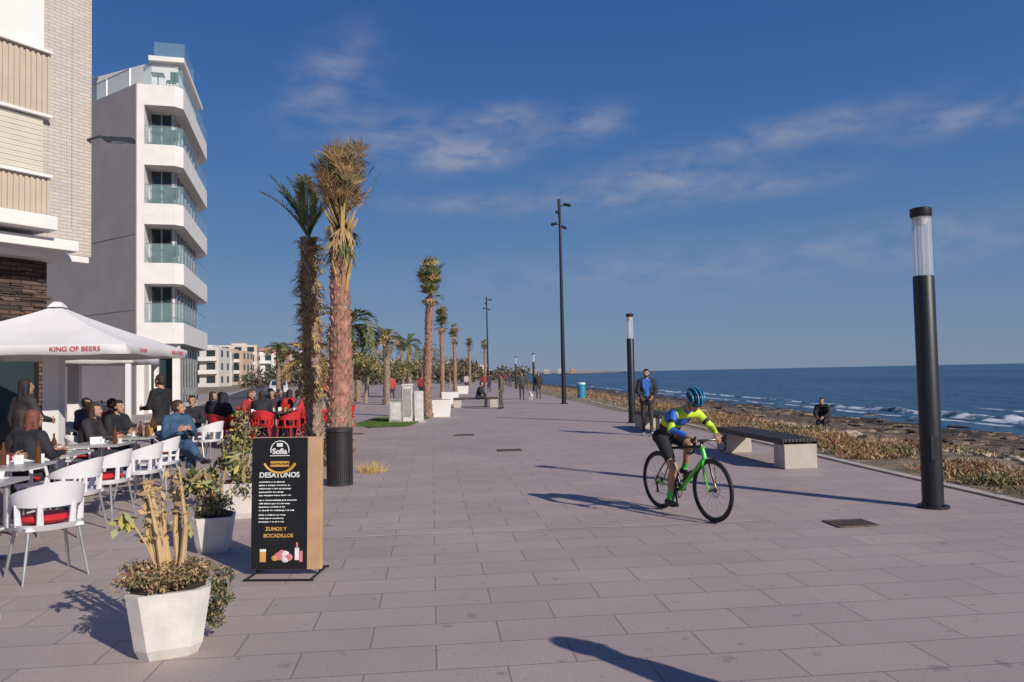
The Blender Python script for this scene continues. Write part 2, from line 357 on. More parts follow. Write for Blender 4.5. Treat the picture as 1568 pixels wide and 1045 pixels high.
# ---- pedestrians ----------------------------------------------------------
person('standing_man',(3.42,19.7,0),(-.17,-1),stand(.10,.0,hR=((.24,.04,1.14),(.16,.17,1.02)),hL=((-.24,.04,1.14),(-.16,.17,1.02))),(.02,.022,.03),(.035,.035,.04),(.35,.35,.35),(.02,.015,.01),vox=.018,yaw=-8,puff=.016,shirt=(.03,.14,.5),beard=True,scale=.99)
person('pedestrian',(2.38,2.52,0),(.8,.6),stand(.05,.0),(.05,.06,.1),(.03,.03,.04),vox=.022,puff=.022)
person('walking_man',(.55,48.3,0),(0,-1),stand(.16,.06),(.05,.055,.06),(.04,.04,.05),vox=.035,puff=.02)
person('walking_woman',(1.62,48.9,0),(0,-1),stand(.14,-.05),(.03,.03,.035),(.10,.09,.09),vox=.035,puff=.02,longhair=True)
person('standing_pedestrian',(-.55,36.2,0),(-1,.1),stand(.05,.0),(.12,.09,.07),(.10,.07,.055),vox=.03,puff=.025)
person('seated_pedestrian',(-1.75,38.4,-.03),(1,-.2),sit(.12,.62,.3),(.02,.02,.025),(.03,.03,.04),vox=.03,puff=.02)
def coat(J,L,c,lat,up,fr):
    for S in'LR': c(J['hip'+S],.115,J['kn'+S]+Vector((0,.02,-.04)),.085,1)
    c(J['knL'],.08,J['anL']+Vector((0,-.05,.16)),.085,1); c(J['knR'],.085,(J['knR']*.5+J['anR']*.5),.07,1)
    c(J['pelvis']+Vector((0,-.02,0)),.15,(0,.12,.33),.12,1)
    c(J['neck']-up*.03,.075,J['neck']+up*.01,.07,1)
person('seated_woman',(-5.62,12.75,0),(.75,-.66),sit(.10,.84,.26,cross=True),(.035,.085,.16),(.03,.04,.06),(.02,.02,.03),(.05,.025,.015),vox=.019,yaw=60,puff=.022,parts=coat)
person('waiter',(-6.45,14.1,0),(-.9,.3),stand(.05,0,hR=((.22,.06,1.14),(.12,.3,1.12)),hL=((-.22,.06,1.14),(-.12,.3,1.12))),(.012,.012,.014),(.02,.02,.02),vox=.024,scale=1.03,puff=.01)
gp=[('seated_guest',(-5.95,9.35),(.35,.93),(.02,.02,.025),(.03,.03,.04),(.16,.05,.03),True,'s'),
    ('seated_guest',(-6.75,12.15),(1,.1),(.03,.025,.03),(.03,.03,.04),(.04,.02,.015),True,'s'),
    ('seated_guest',(-7.0,13.45),(.9,-.3),(.015,.015,.02),(.02,.02,.03),(.01,.01,.01),False,'s'),
    ('standing_guest',(-7.15,11.25),(.5,.8),(.035,.03,.03),(.02,.02,.03),(.02,.012,.01),True,'t'),
    ('seated_guest',(-6.62,10.15),(.8,.5),(.025,.02,.02),(.03,.03,.04),(.03,.02,.01),True,'s'),
    ('seated_guest',(-6.35,9.0),(.8,.3),(.20,.02,.02),(.03,.03,.04),(.02,.012,.01),True,'s'),
    ('seated_guest',(-7.9,14.9),(.9,.1),(.15,.02,.02),(.03,.03,.04),(.03,.02,.01),False,'s'),
    ('seated_guest',(-6.9,16.6),(.2,-.9),(.02,.02,.025),(.03,.03,.04),(.02,.02,.01),False,'s'),
    ('seated_guest',(-9.1,16.2),(.9,-.2),(.06,.06,.08),(.03,.03,.04),(.02,.02,.01),False,'s')]
for n,l,f,t,b,h,lg,k in gp:
    person(n,(l[0],l[1],0),f,sit(.08) if k=='s' else stand(.06,.03,hR=((.24,.1,1.15),(.1,.32,1.1))),t,b,(.03,.03,.03),h,vox=.026,puff=.02,longhair=lg)
rg=[(-7.55,19.6,(.9,.3),(.015,.015,.018)),(-7.2,20.9,(.7,-.6),(.35,.03,.03)),(-6.65,20.3,(-.2,.9),(.02,.02,.025)),(-6.95,22.2,(.2,-.9),(.05,.03,.05)),
    (-6.2,21.6,(-.6,.5),(.45,.02,.02)),(-5.75,21.2,(-.9,.1),(.10,.10,.12)),(-6.35,23.0,(.5,-.8),(.03,.03,.04)),(-5.6,22.6,(-.8,-.4),(.30,.25,.22)),(-7.9,22.8,(.8,0),(.3,.05,.05)),(-5.35,20.0,(-1,.2),(.5,.03,.03)),
    (-5.0,22.9,(-.9,-.2),(.16,.08,.05)),(-7.4,24.4,(.3,-.9),(.02,.02,.03)),(-7.1,18.7,(.5,.8),(.012,.012,.015)),(-8.1,25.5,(.6,-.5),(.3,.28,.26)),(-6.6,25.2,(-.4,-.8),(.42,.03,.03)),(-5.6,24.9,(-.8,0),(.03,.03,.05)),(-8.3,20.9,(.9,0),(.02,.02,.03))]
for i,(x,y,f,t) in enumerate(rg):
    person('seated_guest',(x,y,0),f,sit(.06+.03*(i%3)),t,(.03,.03,.04),(.03,.03,.03),random.choice([(.03,.02,.015),(.12,.07,.03),(.3,.28,.26)]),vox=.034,puff=.02,longhair=i%2==0,yaw=random.uniform(-25,25))
for i,(x,y,t) in enumerate([(-9.5,58,(.4,.05,.05)),(-6.8,62,(.03,.03,.05)),(-8.0,70,(.5,.45,.4)),(-6.2,52,(.35,.04,.04)),(-1.3,82,(.05,.05,.07)),(-12.6,46,(.05,.05,.06)),(-8.8,38,(.03,.03,.03)),(-7.4,47,(.4,.06,.05)),(-2.6,68,(.3,.05,.05)),(-2.1,68.3,(.03,.03,.03)),(-4.6,76,(.4,.35,.3)),(-.4,95,(.04,.04,.05)),(-1.0,110,(.2,.05,.05)),(-10.4,43,(.35,.04,.04)),(1.4,80,(.05,.05,.06))]):
    person('distant_pedestrian',(x,y,0),(random.uniform(-1,1),random.choice([-1,1])),stand(random.uniform(.04,.16),.05),t,(.04,.04,.06),vox=.042,puff=.02)
# ---- dog -------------------------------------------------------------------
def dog():
    mb=MB()
    mb.cap((0,-.16,.30),.085,(0,.12,.31),.10); mb.cap((0,.12,.33),.08,(0,.22,.43),.055); mb.ell((0,.26,.47),(.055,.07,.055)); mb.cap((0,.29,.455),.032,(0,.36,.44),.022)
    for s in(-1,1):
        mb.cap((s*.06,.13,.28),.045,(s*.06,.12,.13),.025); mb.cap((s*.06,.12,.13),.024,(s*.06,.14,.03),.022); mb.cap((s*.06,.14,.025),.022,(s*.06,.17,.02),.02)
        mb.cap((s*.06,-.18,.28),.055,(s*.065,-.14,.18),.035); mb.cap((s*.065,-.14,.18),.033,(s*.065,-.23,.12),.022); mb.cap((s*.065,-.23,.12),.021,(s*.065,-.21,.03),.02); mb.cap((s*.065,-.21,.025),.02,(s*.065,-.17,.02),.02)
        mb.cap((s*.045,.24,.51),.02,(s*.06,.22,.56),.01)
    mb.cap((0,-.23,.34),.022,(0,-.33,.46),.012)
    co,fs=remesh(mb,.014,1); o=MB(); o.add(co.tolist(),fs,0); o.ell((0,.375,.445),(.012,.01,.01),1)
    for s in(-1,1): o.ell((s*.028,.31,.485),(.009,.009,.009),1)
    o.make('dog',[M('dog_fur',(.6,.57,.52),.9,0,.15,12,.4,60),DARK],None,(1.1,47.6,0),HA(-.2,-1),True)
dog()

# ---------------------------------------------------------------- terrain / ground
def shore_off(s): return 1.6*nz(s*.05,3.3)+.9*nz(s*.17,9.1)
def terr(s,t):
    if t<6.5: return -.03
    o=shore_off(s)
    if t<9: z=.02*(t-6.5)+.06*nz(s*.9,t*.9)*min(1,(t-6.5))
    else:
        k=min(1,(t-9)/(18+o)); z=.05-.80*min(1,k*3.6)-.88*k**1.3
        rg_=min(1,(t-9)/2.0)*(1 if t<30 else .3)
        st=nz(s*.35,t*.55,2); st=math.floor(st*5)/5*.5+st*.5
        z+=(.20*st+.09*nz(s*1.3,t*1.7,5)+.06*nz(s*3.1,t*3.3,7))*rg_
        if t>27: z-=(t-27)*.12
    return z
person('seated_man_on_shore',P(26.2,12.75)+(terr(26.2,12.75)-.05,),(-.6,-.8),sit(.16,.66,.34),(.015,.015,.02),(.02,.02,.03),vox=.03,puff=.03)
ts=[-420,-200,-90,-40,-15,0,5.5,6.4,6.5]+[6.5+i*.35 for i in range(1,66)]+[31,33,36,42,60]
ss=[-60,-30,-10]+[-8+i*.4 for i in range(0,160)]+[56+i*1.2 for i in range(0,60)]+[130+i*6 for i in range(30)]+[320,380,460,600,800,1100,1500,2200,3000]
mb=MB(); vs=[];fs=[]
for s in ss:
    for t in ts:
        x,y=P(s,t); vs.append((x,y,terr(s,t)))
n=len(ts)
for i in range(len(ss)-1):
    for j in range(n-1): a=i*n+j; fs.append((a,a+1,a+n+1,a+n))
mb.add(vs,fs,0)
def ground_mat():
    m=bpy.data.materials.new('coastal_ground'); m.use_nodes=True; nt=m.node_tree; b=nt.nodes['Principled BSDF']; N=nt.nodes; Lk=nt.links
    tc=N.new('ShaderNodeTexCoord'); mp=N.new('ShaderNodeMapping'); mp.inputs['Rotation'].default_value=(0,0,-A4); Lk.new(tc.outputs['Object'],mp.inputs['Vector'])
    sx=N.new('ShaderNodeSeparateXYZ'); Lk.new(mp.outputs[0],sx.inputs[0])
    n1=N.new('ShaderNodeTexNoise'); n1.inputs['Scale'].default_value=.35; n1.inputs['Detail'].default_value=8; Lk.new(tc.outputs['Object'],n1.inputs['Vector'])
    n2=N.new('ShaderNodeTexNoise'); n2.inputs['Scale'].default_value=2.2; n2.inputs['Detail'].default_value=10; n2.inputs['Roughness'].default_value=.75; Lk.new(tc.outputs['Object'],n2.inputs['Vector'])
    rs=N.new('ShaderNodeValToRGB'); e=rs.color_ramp.elements; e[0].position=.36; e[0].color=(.045,.032,.02,1); e[1].position=.66; e[1].color=(.38,.27,.18,1); x=e.new(.51); x.color=(.18,.12,.078,1)
    Lk.new(n2.outputs['Fac'],rs.inputs['Fac'])
    sand=N.new('ShaderNodeValToRGB'); e=sand.color_ramp.elements; e[0].position=.38; e[0].color=(.15,.12,.065,1); e[1].position=.62; e[1].color=(.40,.29,.19,1); Lk.new(n2.outputs['Fac'],sand.inputs['Fac'])
    ma=N.new('ShaderNodeMath'); ma.operation='MULTIPLY_ADD'; ma.inputs[1].default_value=5; Lk.new(n1.outputs['Fac'],ma.inputs[0]); Lk.new(sx.outputs['X'],ma.inputs[2])
    mr=N.new('ShaderNodeMapRange'); mr.inputs['From Min'].default_value=12; mr.inputs['From Max'].default_value=13.4; Lk.new(ma.outputs[0],mr.inputs['Value'])
    mx=N.new('ShaderNodeMix'); mx.data_type='RGBA'; Lk.new(mr.outputs[0],mx.inputs[0]); Lk.new(sand.outputs[0],mx.inputs[6]); Lk.new(rs.outputs[0],mx.inputs[7])
    mw=N.new('ShaderNodeMapRange'); mw.inputs['From Min'].default_value=-1.05; mw.inputs['From Max'].default_value=-1.42; Lk.new(sx.outputs['Z'],mw.inputs['Value'])
    wet=N.new('ShaderNodeMix'); wet.data_type='RGBA'; Lk.new(mw.outputs[0],wet.inputs[0]); Lk.new(mx.outputs[2],wet.inputs[6]); wet.inputs[7].default_value=(.035,.028,.02,1)
    Lk.new(wet.outputs[2],b.inputs['Base Color']); b.inputs['Roughness'].default_value=.9
    bp=N.new('ShaderNodeBump'); bp.inputs['Strength'].default_value=.9; bp.inputs['Distance'].default_value=.15; Lk.new(n2.outputs['Fac'],bp.inputs['Height']); Lk.new(bp.outputs[0],b.inputs['Normal'])
    return m
mb.make('ground',[ground_mat()],recalc=False)
# paving
pav=brick_mat('paving_stone',(.42,.335,.305),(.375,.302,.277),(.235,.185,.168),.8,.4,.006,rot=R(-6),rough=.72,bump=.3,var=.12,stain=True)
mb=MB(); 
edge=[(s,6.55+max(0,(s-12))*.025) for s in (-40,0,12,25,40,60,90,130,180,260)]
poly=[P(s,t) for s,t in edge]+[P(260,-30),P(-40,-30)]
mb.add([(p[0],p[1],0) for p in poly],[tuple(range(len(poly)))],0)
mb.make('promenade_pavement',[pav],recalc=False)
conc=M('kerb_concrete',(.47,.41,.35),.8,0,.12,3,.3,40)
mb=MB()
for (s0,t0),(s1,t1) in zip(edge[1:-1],edge[2:]):
    n=max(1,int((s1-s0)/1.0))
    for i in range(n):
        a=i/n;b=(i+1)/n-.012/(s1-s0)
        q=[P(s0+(s1-s0)*a,t0+(t1-t0)*a),P(s0+(s1-s0)*b,t0+(t1-t0)*b)]
        q2=[P(s0+(s1-s0)*b,t0+(t1-t0)*b+.16),P(s0+(s1-s0)*a,t0+(t1-t0)*a+.16)]
        mb.prism(q[::-1]+q2[::-1],-.1,.022,0)
mb.make('kerb',[conc])
mb=MB(); a=R(5.6); dx,dy=math.cos(a),math.sin(a)
cx,cy,L=-2.4,7.92,5.2; nx,ny=-dy,dx; w=.018
mb.add([(cx-nx*w,cy-ny*w,.004),(cx+dx*L-nx*w,cy+dy*L-ny*w,.004),(cx+dx*L+nx*w,cy+dy*L+ny*w,.004),(cx+nx*w,cy+ny*w,.004)],[(0,1,2,3)],0)
mb.make('paving_strip',[M('pale_strip',(.52,.44,.40),.8,0,.25,3)],recalc=False)
gm=M('iron_cover',(.16,.12,.085),.6,.3,.3,20); gk=M('iron_dark',(.03,.025,.02),.7)
def cover(x,y,w,d):
    mb=MB(); mb.box((0,0,.004),(w,d,.008),1)
    k=int(w/.03)
    for i in range(k): mb.box((-w/2+(i+.5)*w/k,0,.010),(w/k*.55,d*.9,.006),0)
    for s in(-1,1): mb.box((0,s*d/2,.009),(w+.02,.02,.01),0); mb.box((s*w/2,0,.0092),(.02,d-.022,.0104),0)
    mb.make('drain_cover',[gm,gk],None,(x,y,.001),R(6))
cover(3.52,8.15,.42,.34); cover(-1.35,21.0,.5,.4); cover(-4.6,22.2,.5,.4); cover(-.1,16.6,.5,.4)
# street
asph=M('asphalt',(.09,.088,.088),.85,0,.25,1.2,.4,50)
d=Vector((-math.sin(R(17)),math.cos(R(17)),0)); nrm=Vector((d.y,-d.x,0)); o=Vector((-14.2,30,0))
mb=MB(); q=[o-nrm*0,o+nrm*6.0,o+nrm*6.0+d*260,o+d*260]; mb.add([(v.x,v.y,.004) for v in q],[(0,1,2,3)],0); mb.make('street',[asph],recalc=False)
for off,nm in((-.15,'street_kerb'),(6.0,'street_kerb')):
    mb=MB(); a0=o+nrm*off; mb.prism([(v.x,v.y) for v in (a0,a0+nrm*.15,a0+nrm*.15+d*200,a0+d*200)],0,.12,0); mb.make(nm,[conc])
mb=MB()
for i in range(40):
    c0=o+nrm*3.0+d*(4+i*5); mb.add([(v.x,v.y,.008) for v in (c0,c0+nrm*.12,c0+nrm*.12+d*2,c0+d*2)],[(0,1,2,3)],0)
mb.make('road_marking',[M('road_paint',(.7,.7,.68),.7)],recalc=False)
def leafs(mb,cen,n,rad,size,mats,up=.0,elong=1.6):
    c=np.array(cen); pts=np.random.normal(0,1,(n,3)); pts/=np.linalg.norm(pts,axis=1)[:,None]+1e-9; pts*=np.random.rand(n,1)**.4; pts=c+pts*np.array(rad)
    for p in pts:
        a=Vector(np.random.normal(0,1,3)); a.z+=up*3; a.normalize(); b=a.orthogonal().normalized(); b=Matrix.Rotation(random.random()*6.28,3,a)@b
        s=size*random.uniform(.6,1.4); q=Vector(p)
        mb.add([q-a*s*elong*.5,q+b*s*.35,q+a*s*elong*.5,q-b*s*.35],[(0,1,2,3)],random.choice(mats))
mb=MB(); poly=[(-4.6,24.6),(-3.5,25.0),(-3.2,30.5),(-4.9,30.5),(-5.6,27)]
mb.prism(poly,.0,.03,0)
for i in range(3500):
    x=random.uniform(-5.4,-3.3);y=random.uniform(24.8,30.3); h=random.uniform(.03,.07); mb.add([(x-.008,y,.03),(x+.008,y,.03),(x+random.uniform(-.03,.03),y+random.uniform(-.03,.03),.03+h)],[(0,1,2)],1)
mb.make('lawn',[M('soil_grass',(.06,.09,.02),.9,0,.3,5),M('grass_blade',(.08,.14,.025),.8)],recalc=False)
# sea
def sea_mat():
    m=bpy.data.materials.new('sea_water'); m.use_nodes=True; nt=m.node_tree; b=nt.nodes['Principled BSDF']; N=nt.nodes; Lk=nt.links
    tc=N.new('ShaderNodeTexCoord'); mp=N.new('ShaderNodeMapping'); mp.inputs['Scale'].default_value=(.35,.12,1); mp.inputs['Rotation'].default_value=(0,0,R(25)); Lk.new(tc.outputs['Object'],mp.inputs['Vector'])
    n1=N.new('ShaderNodeTexNoise'); n1.inputs['Scale'].default_value=1.0; n1.inputs['Detail'].default_value=8; n1.inputs['Roughness'].default_value=.6; Lk.new(mp.outputs[0],n1.inputs['Vector'])
    n2=N.new('ShaderNodeTexNoise'); n2.inputs['Scale'].default_value=.05; n2.inputs['Detail'].default_value=6; Lk.new(mp.outputs[0],n2.inputs['Vector'])
    r=N.new('ShaderNodeValToRGB'); e=r.color_ramp.elements; e[0].position=.35; e[0].color=(.035,.085,.145,1); e[1].position=.68; e[1].color=(.065,.145,.22,1); Lk.new(n2.outputs['Fac'],r.inputs['Fac'])
    Lk.new(r.outputs[0],b.inputs['Base Color']); b.inputs['Roughness'].default_value=.35; b.inputs['IOR'].default_value=1.33
    bp=N.new('ShaderNodeBump'); bp.inputs['Strength'].default_value=1; bp.inputs['Distance'].default_value=1.2; Lk.new(n1.outputs['Fac'],bp.inputs['Height']); Lk.new(bp.outputs[0],b.inputs['Normal'])
    return m
mb=MB(); mb.add([(-20000,-8000,-1.45),(25000,-8000,-1.45),(25000,30000,-1.45),(-20000,30000,-1.45)],[(0,1,2,3)],0); mb.make('sea',[sea_mat()],recalc=False)
def foam_mat():
    m=bpy.data.materials.new('sea_foam'); m.use_nodes=True; nt=m.node_tree; b=nt.nodes['Principled BSDF']; N=nt.nodes; Lk=nt.links
    tc=N.new('ShaderNodeTexCoord'); n=N.new('ShaderNodeTexNoise'); n.inputs['Scale'].default_value=.5; n.inputs['Detail'].default_value=9; n.inputs['Roughness'].default_value=.7; Lk.new(tc.outputs['Object'],n.inputs['Vector'])
    r=N.new('ShaderNodeValToRGB'); e=r.color_ramp.elements; e[0].position=.45; e[0].color=(.04,.095,.15,1); e[1].position=.54; e[1].color=(.74,.77,.78,1); Lk.new(n.outputs['Fac'],r.inputs['Fac']); Lk.new(r.outputs[0],b.inputs['Base Color']); b.inputs['Roughness'].default_value=.5
    return m
mb=MB()
for (t0,s0,s1,w,h) in ((27.2,10,200,.6,.08),(29.5,16,70,1.3,.30),(31.5,24,46,1.2,.38),(31,60,150,.9,.18),(36,22,52,1.1,.32)):
    k=int((s1-s0)/.5); rows=[]
    for i in range(k+1):
        s=s0+(s1-s0)*i/k; t=t0+shore_off(s)*.8+.8*nz(s*.11,t0)+.25*nz(s*.9,t0); en=min(1,4*i/k,4*(k-i)/k); ww=w*en*(.3+1.3*abs(nz(s*.2,t0+4)))+.02; hh=h*en*(.3+1.3*abs(nz(s*.15,t0+9))+.5*nz(s*1.1,t0))
        rows.append([P(s,a_)+(z_,) for a_,z_ in [(t-ww,-1.46),(t-ww*.4,-1.44+hh*.9),(t,-1.44+hh),(t+ww,-1.46)]])
    vs=[v for r_ in rows for v in r_]; mb.add(vs,[(i*4+j,i*4+j+1,i*4+j+5,i*4+j+4) for i in range(k) for j in range(3)],0)
mb.make('breaking_waves',[foam_mat()],smooth=True,recalc=False)
# rocks
mb=MB()
ico=bmesh.new(); bmesh.ops.create_icosphere(ico,subdivisions=2,radius=1); iv=[v.co.copy() for v in ico.verts]; ifa=[tuple(v.index for v in f.verts) for f in ico.faces]; ico.free()
for i in range(1450):
    s=random.uniform(4,60) if i<1150 else random.uniform(50,140)
    if i<170: t=random.uniform(7.6,9.4); r=random.uniform(.03,.10)
    elif i<500: t=random.uniform(9.0,11); r=random.uniform(.06,.24); s=random.uniform(6,34)
    else: t=random.uniform(10.5,27.5); r=random.uniform(.08,.36)
    x,y=P(s,t); sd=random.random()*50; M3=Matrix.Rotation(random.random()*6,3,'Z'); sx_,sy_,sz_=random.uniform(.8,1.6),random.uniform(.7,1.2),random.uniform(.2,.38)*(1.5 if i<500 else 1)
    vs=[]
    for v in iv:
        k=1+.7*nz(v.x*1.5+sd,v.y*1.5+v.z,sd)+.25*nz(v.x*4+sd,v.y*4+v.z*3,sd); w=M3@Vector((v.x*sx_*k,v.y*sy_*k,max(-.3,min(.75,v.z))*sz_*k)); vs.append((x+w.x*r,y+w.y*r,terr(s,t)+w.z*r+.01))
    mb.add(vs,ifa,0 if t<11.5 and random.random()<.75 else (1 if random.random()<.6 else 2))
mb.make('shore_rocks',[M('pale_rock',(.50,.39,.29),.9,0,.3,2,.6,14),M('brown_rock',(.22,.15,.10),.9,0,.45,2,.8,9),M('dark_rock',(.07,.05,.035),.85,0,.45,2,.8,9)],recalc=False)
# scrub
mb=MB()
def tuft(s,t,r,n,sz,ms):
    x,y=P(s,t); z=terr(s,t)
    for k in range(n):
        a=random.random()*6.28; rr=r*math.sqrt(random.random()); bx=x+rr*math.cos(a); by=y+rr*math.sin(a); h=sz*random.uniform(.5,1.3)*(1-.45*rr/r)
        zz=z+random.uniform(0,.6)*h*.8; lx=random.gauss(0,.5)*h; ly=random.gauss(0,.5)*h; w=.008+.05*sz*random.random(); ang=random.random()*3.14; wx=w*math.cos(ang);wy=w*math.sin(ang)
        mb.add([(bx-wx,by-wy,zz),(bx+wx,by+wy,zz+.01),(bx+lx+wx*.4,by+ly+wy*.4,zz+h*.7),(bx+lx-wx*.4,by+ly-wy*.4,zz+h*.72)],[(0,1,2,3)],random.choice(ms))
for i in range(820):
    s=random.uniform(4,34); t=6.95+max(0,s-12)*.025+abs(random.gauss(0,1.15)); 
    if t<6.85 or t>10: continue
    if nz(s*.6,t*.8,3)<-.18: continue
    mm=[0,0,1,4] if nz(s*.4,t*.5,8)>.08 else [1,3,3,4,4]
    tuft(s,t,random.uniform(.15,.40),60,random.uniform(.09,.19),mm)
for i in range(900):
    s=random.uniform(30,180); t=7.5+(s-30)*.03+abs(random.gauss(0,1.5))
    tuft(s,t,random.uniform(.4,.9),16,random.uniform(.18,.34),[0,1,3,3,4,4])
mb.make('coastal_scrub',[M('scrub_green',(.095,.105,.038),.9),M('scrub_olive',(.20,.155,.065),.9),M('scrub_dark',(.03,.045,.02),.9),M('scrub_rust',(.29,.13,.07),.9),M('scrub_straw',(.42,.30,.16),.9)],recalc=False)

# ---------------------------------------------------------------- buildings
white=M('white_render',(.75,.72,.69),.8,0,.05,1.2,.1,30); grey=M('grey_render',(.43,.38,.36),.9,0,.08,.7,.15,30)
glass=M('window_glass',(.03,.045,.05),.08,0,.2,.7); balg=M('balustrade_glass',(.35,.52,.52),.04,0,.05,2,alpha=.22); alu=M('aluminium',(.45,.45,.45),.4,.7)
slab_mat=M('white_slab',(.75,.72,.69),.8,0,.05,2)
def buildingB():
    e=empty('apartment_building',(0,0,0)); V=lambda x,y:Vector((x,y,0))
    P1=V(-18.6,38);ex=V(.966,.26);g=V(-.26,.966);P2=P1+ex*2.13;P3=P2+g*10;P0=V(-28.4,44.8);P4=P0+V(2,13)
    pp=lambda *a:[(v.x,v.y) for v in a]
    w=MB(); 
    core=pp(P0,P1+V(.01,0.01),P1+ex*.35,P1+ex*.35+g*1.3,P1+ex*1.55+g*1.3,P1+ex*1.55+g*9.6,P3-ex*.6,P4)
    w.prism(core,0,16.2,0)
    w.make('walls',[white],e)
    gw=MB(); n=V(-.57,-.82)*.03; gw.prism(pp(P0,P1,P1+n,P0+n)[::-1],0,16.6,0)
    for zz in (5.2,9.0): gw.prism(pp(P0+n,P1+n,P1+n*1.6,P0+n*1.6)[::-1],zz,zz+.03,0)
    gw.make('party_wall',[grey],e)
    b=MB(); zs=[3.5,6.5,9.5,12.5,15.55]
    for z in zs: b.prism(pp(P0+g*.2,P1+ex*.02,P2-ex*.35,P2+g*.35,P3,P4-g*.05),z,z+1.05,0)
    b.prism(pp(P1+ex*.01+g*.01,P1+ex*.34,P1+ex*.34+g*.3,P1+g*.3),0,16.2,0)
    b.box((P1+ex*1.75+g*.6).to_tuple()[:2]+(1.75,),(.35,.35,3.5),0,R(15))
    b.make('balcony_bands',[slab_mat],e)
    gl=MB(); fr=MB(); ang=math.atan2(ex.y,ex.x)
    for i,z in enumerate(zs[:-1]):
        zz=z+1.05
        c=P1+ex*.95+g*1.27; gl.box((c.x,c.y,zz+.97),(1.0,.03,1.9),0,ang)
        for k in(.45,.95,1.45): c=P1+ex*k+g*1.25; fr.box((c.x,c.y,zz+.97),(.06,.05,1.94),0,ang)
        for k in range(7):
            c=P1+ex*1.57+g*(2.0+k*1.15); gl.box((c.x,c.y,zz+.97),(.03,.95,1.8),0,ang); c=P1+ex*1.6+g*(1.45+k*1.15); fr.box((c.x,c.y,zz+.97),(.07,.09,1.9),0,ang)
    for k in range(8):
        c=P1+ex*1.57+g*(2.0+k*1.05); gl.box((c.x,c.y,1.9),(.03,.95,2.9),0,ang); c=P1+ex*1.6+g*(1.47+k*1.05); fr.box((c.x,c.y,1.75),(.07,.08,3.5),0,ang)
    c=P1+ex*.95+g*1.27; gl.box((c.x,c.y,1.7),(1.0,.03,2.6),0,ang)
    bg=MB()
    for z in zs:
        zz=z+1.05
        for a,bq in((P1+ex*.36+g*.03,P2-ex*.37+g*.03),(P2-ex*.35+g*.03,P2-ex*.03+g*.37),(P2-ex*.03+g*.37,P3-ex*.03)):
            dd=(bq-a); nn=V(dd.y,-dd.x).normalized()*.012; bg.prism(pp(a+nn,bq+nn,bq-nn,a-nn),zz,zz+.95,0)
            fr.tube([(a.x,a.y,zz+.96),(bq.x,bq.y,zz+.96)],.018,0,6)
    a=P1+V(-.5,.35);bq=P0; nn=V(.57,.82)*.012; bg.prism(pp(a+nn,bq+nn,bq-nn,a-nn),16.6,17.5,0); fr.tube([(a.x,a.y,17.5),(bq.x,bq.y,17.5)],.03,0,6)
    for k in range(6): q=a.lerp(bq,k/5); fr.box((q.x,q.y,17.05),(.05,.05,.95),0,.5)
    pent=MB(); pent.prism(pp(P1+ex*.3+g*2.2,P1+ex*1.6+g*2.2,P1+ex*1.6+g*9.3,P1+ex*-5+g*9.3,P1+ex*-3+g*5),16.62,18.6,0)
    pent.prism(pp(P1+ex*.2+g*1.9,P1+ex*1.95+g*1.9,P1+ex*1.95+g*9.6,P1+ex*-.4+g*9.6),18.6,18.85,0)
    pent.box((P1.x-2.4,P1.y+4.5,17.4),(.9,.9,1.7),0,.3)
    pent.make('penthouse',[white],e)
    bg.prism(pp(P1+ex*.4+g*2.4,P1+ex*1.9+g*2.4,P1+ex*1.9+g*6,P1+ex*.4+g*6),18.86,19.8,0)
    q=P1+ex*-5.2+g*5.5; fr.tube([(q.x,q.y,16.6),(q.x,q.y,18.9),(q.x+2.4,q.y,18.5)],.05,0,6)
    gl.make('windows',[glass],e); fr.make('window_frames',[alu],e); bg.make('glass_balustrades',[balg],e)
    f=MB()
    for z in zs[1:]:
        c=P1+ex*.9+g*.55; f.tube([(c.x,c.y,z+1.06),(c.x,c.y,z+1.75)],.03,0,6); f.box((c.x,c.y,z+1.77),(.6,.6,.04),0,.3)
        c=P1+ex*1.5+g*.7; f.box((c.x,c.y,z+1.5),(.4,.4,.05),0,.3); f.box((c.x+.1,c.y+.15,z+1.8),(.4,.05,.55),0,.3)
        for sx in(-.17,.17):
            for sy in(-.17,.17): f.box((c.x+sx,c.y+sy,z+1.27),(.03,.03,.44),0)
    f.make('balcony_furniture',[DARK],e)
buildingB()
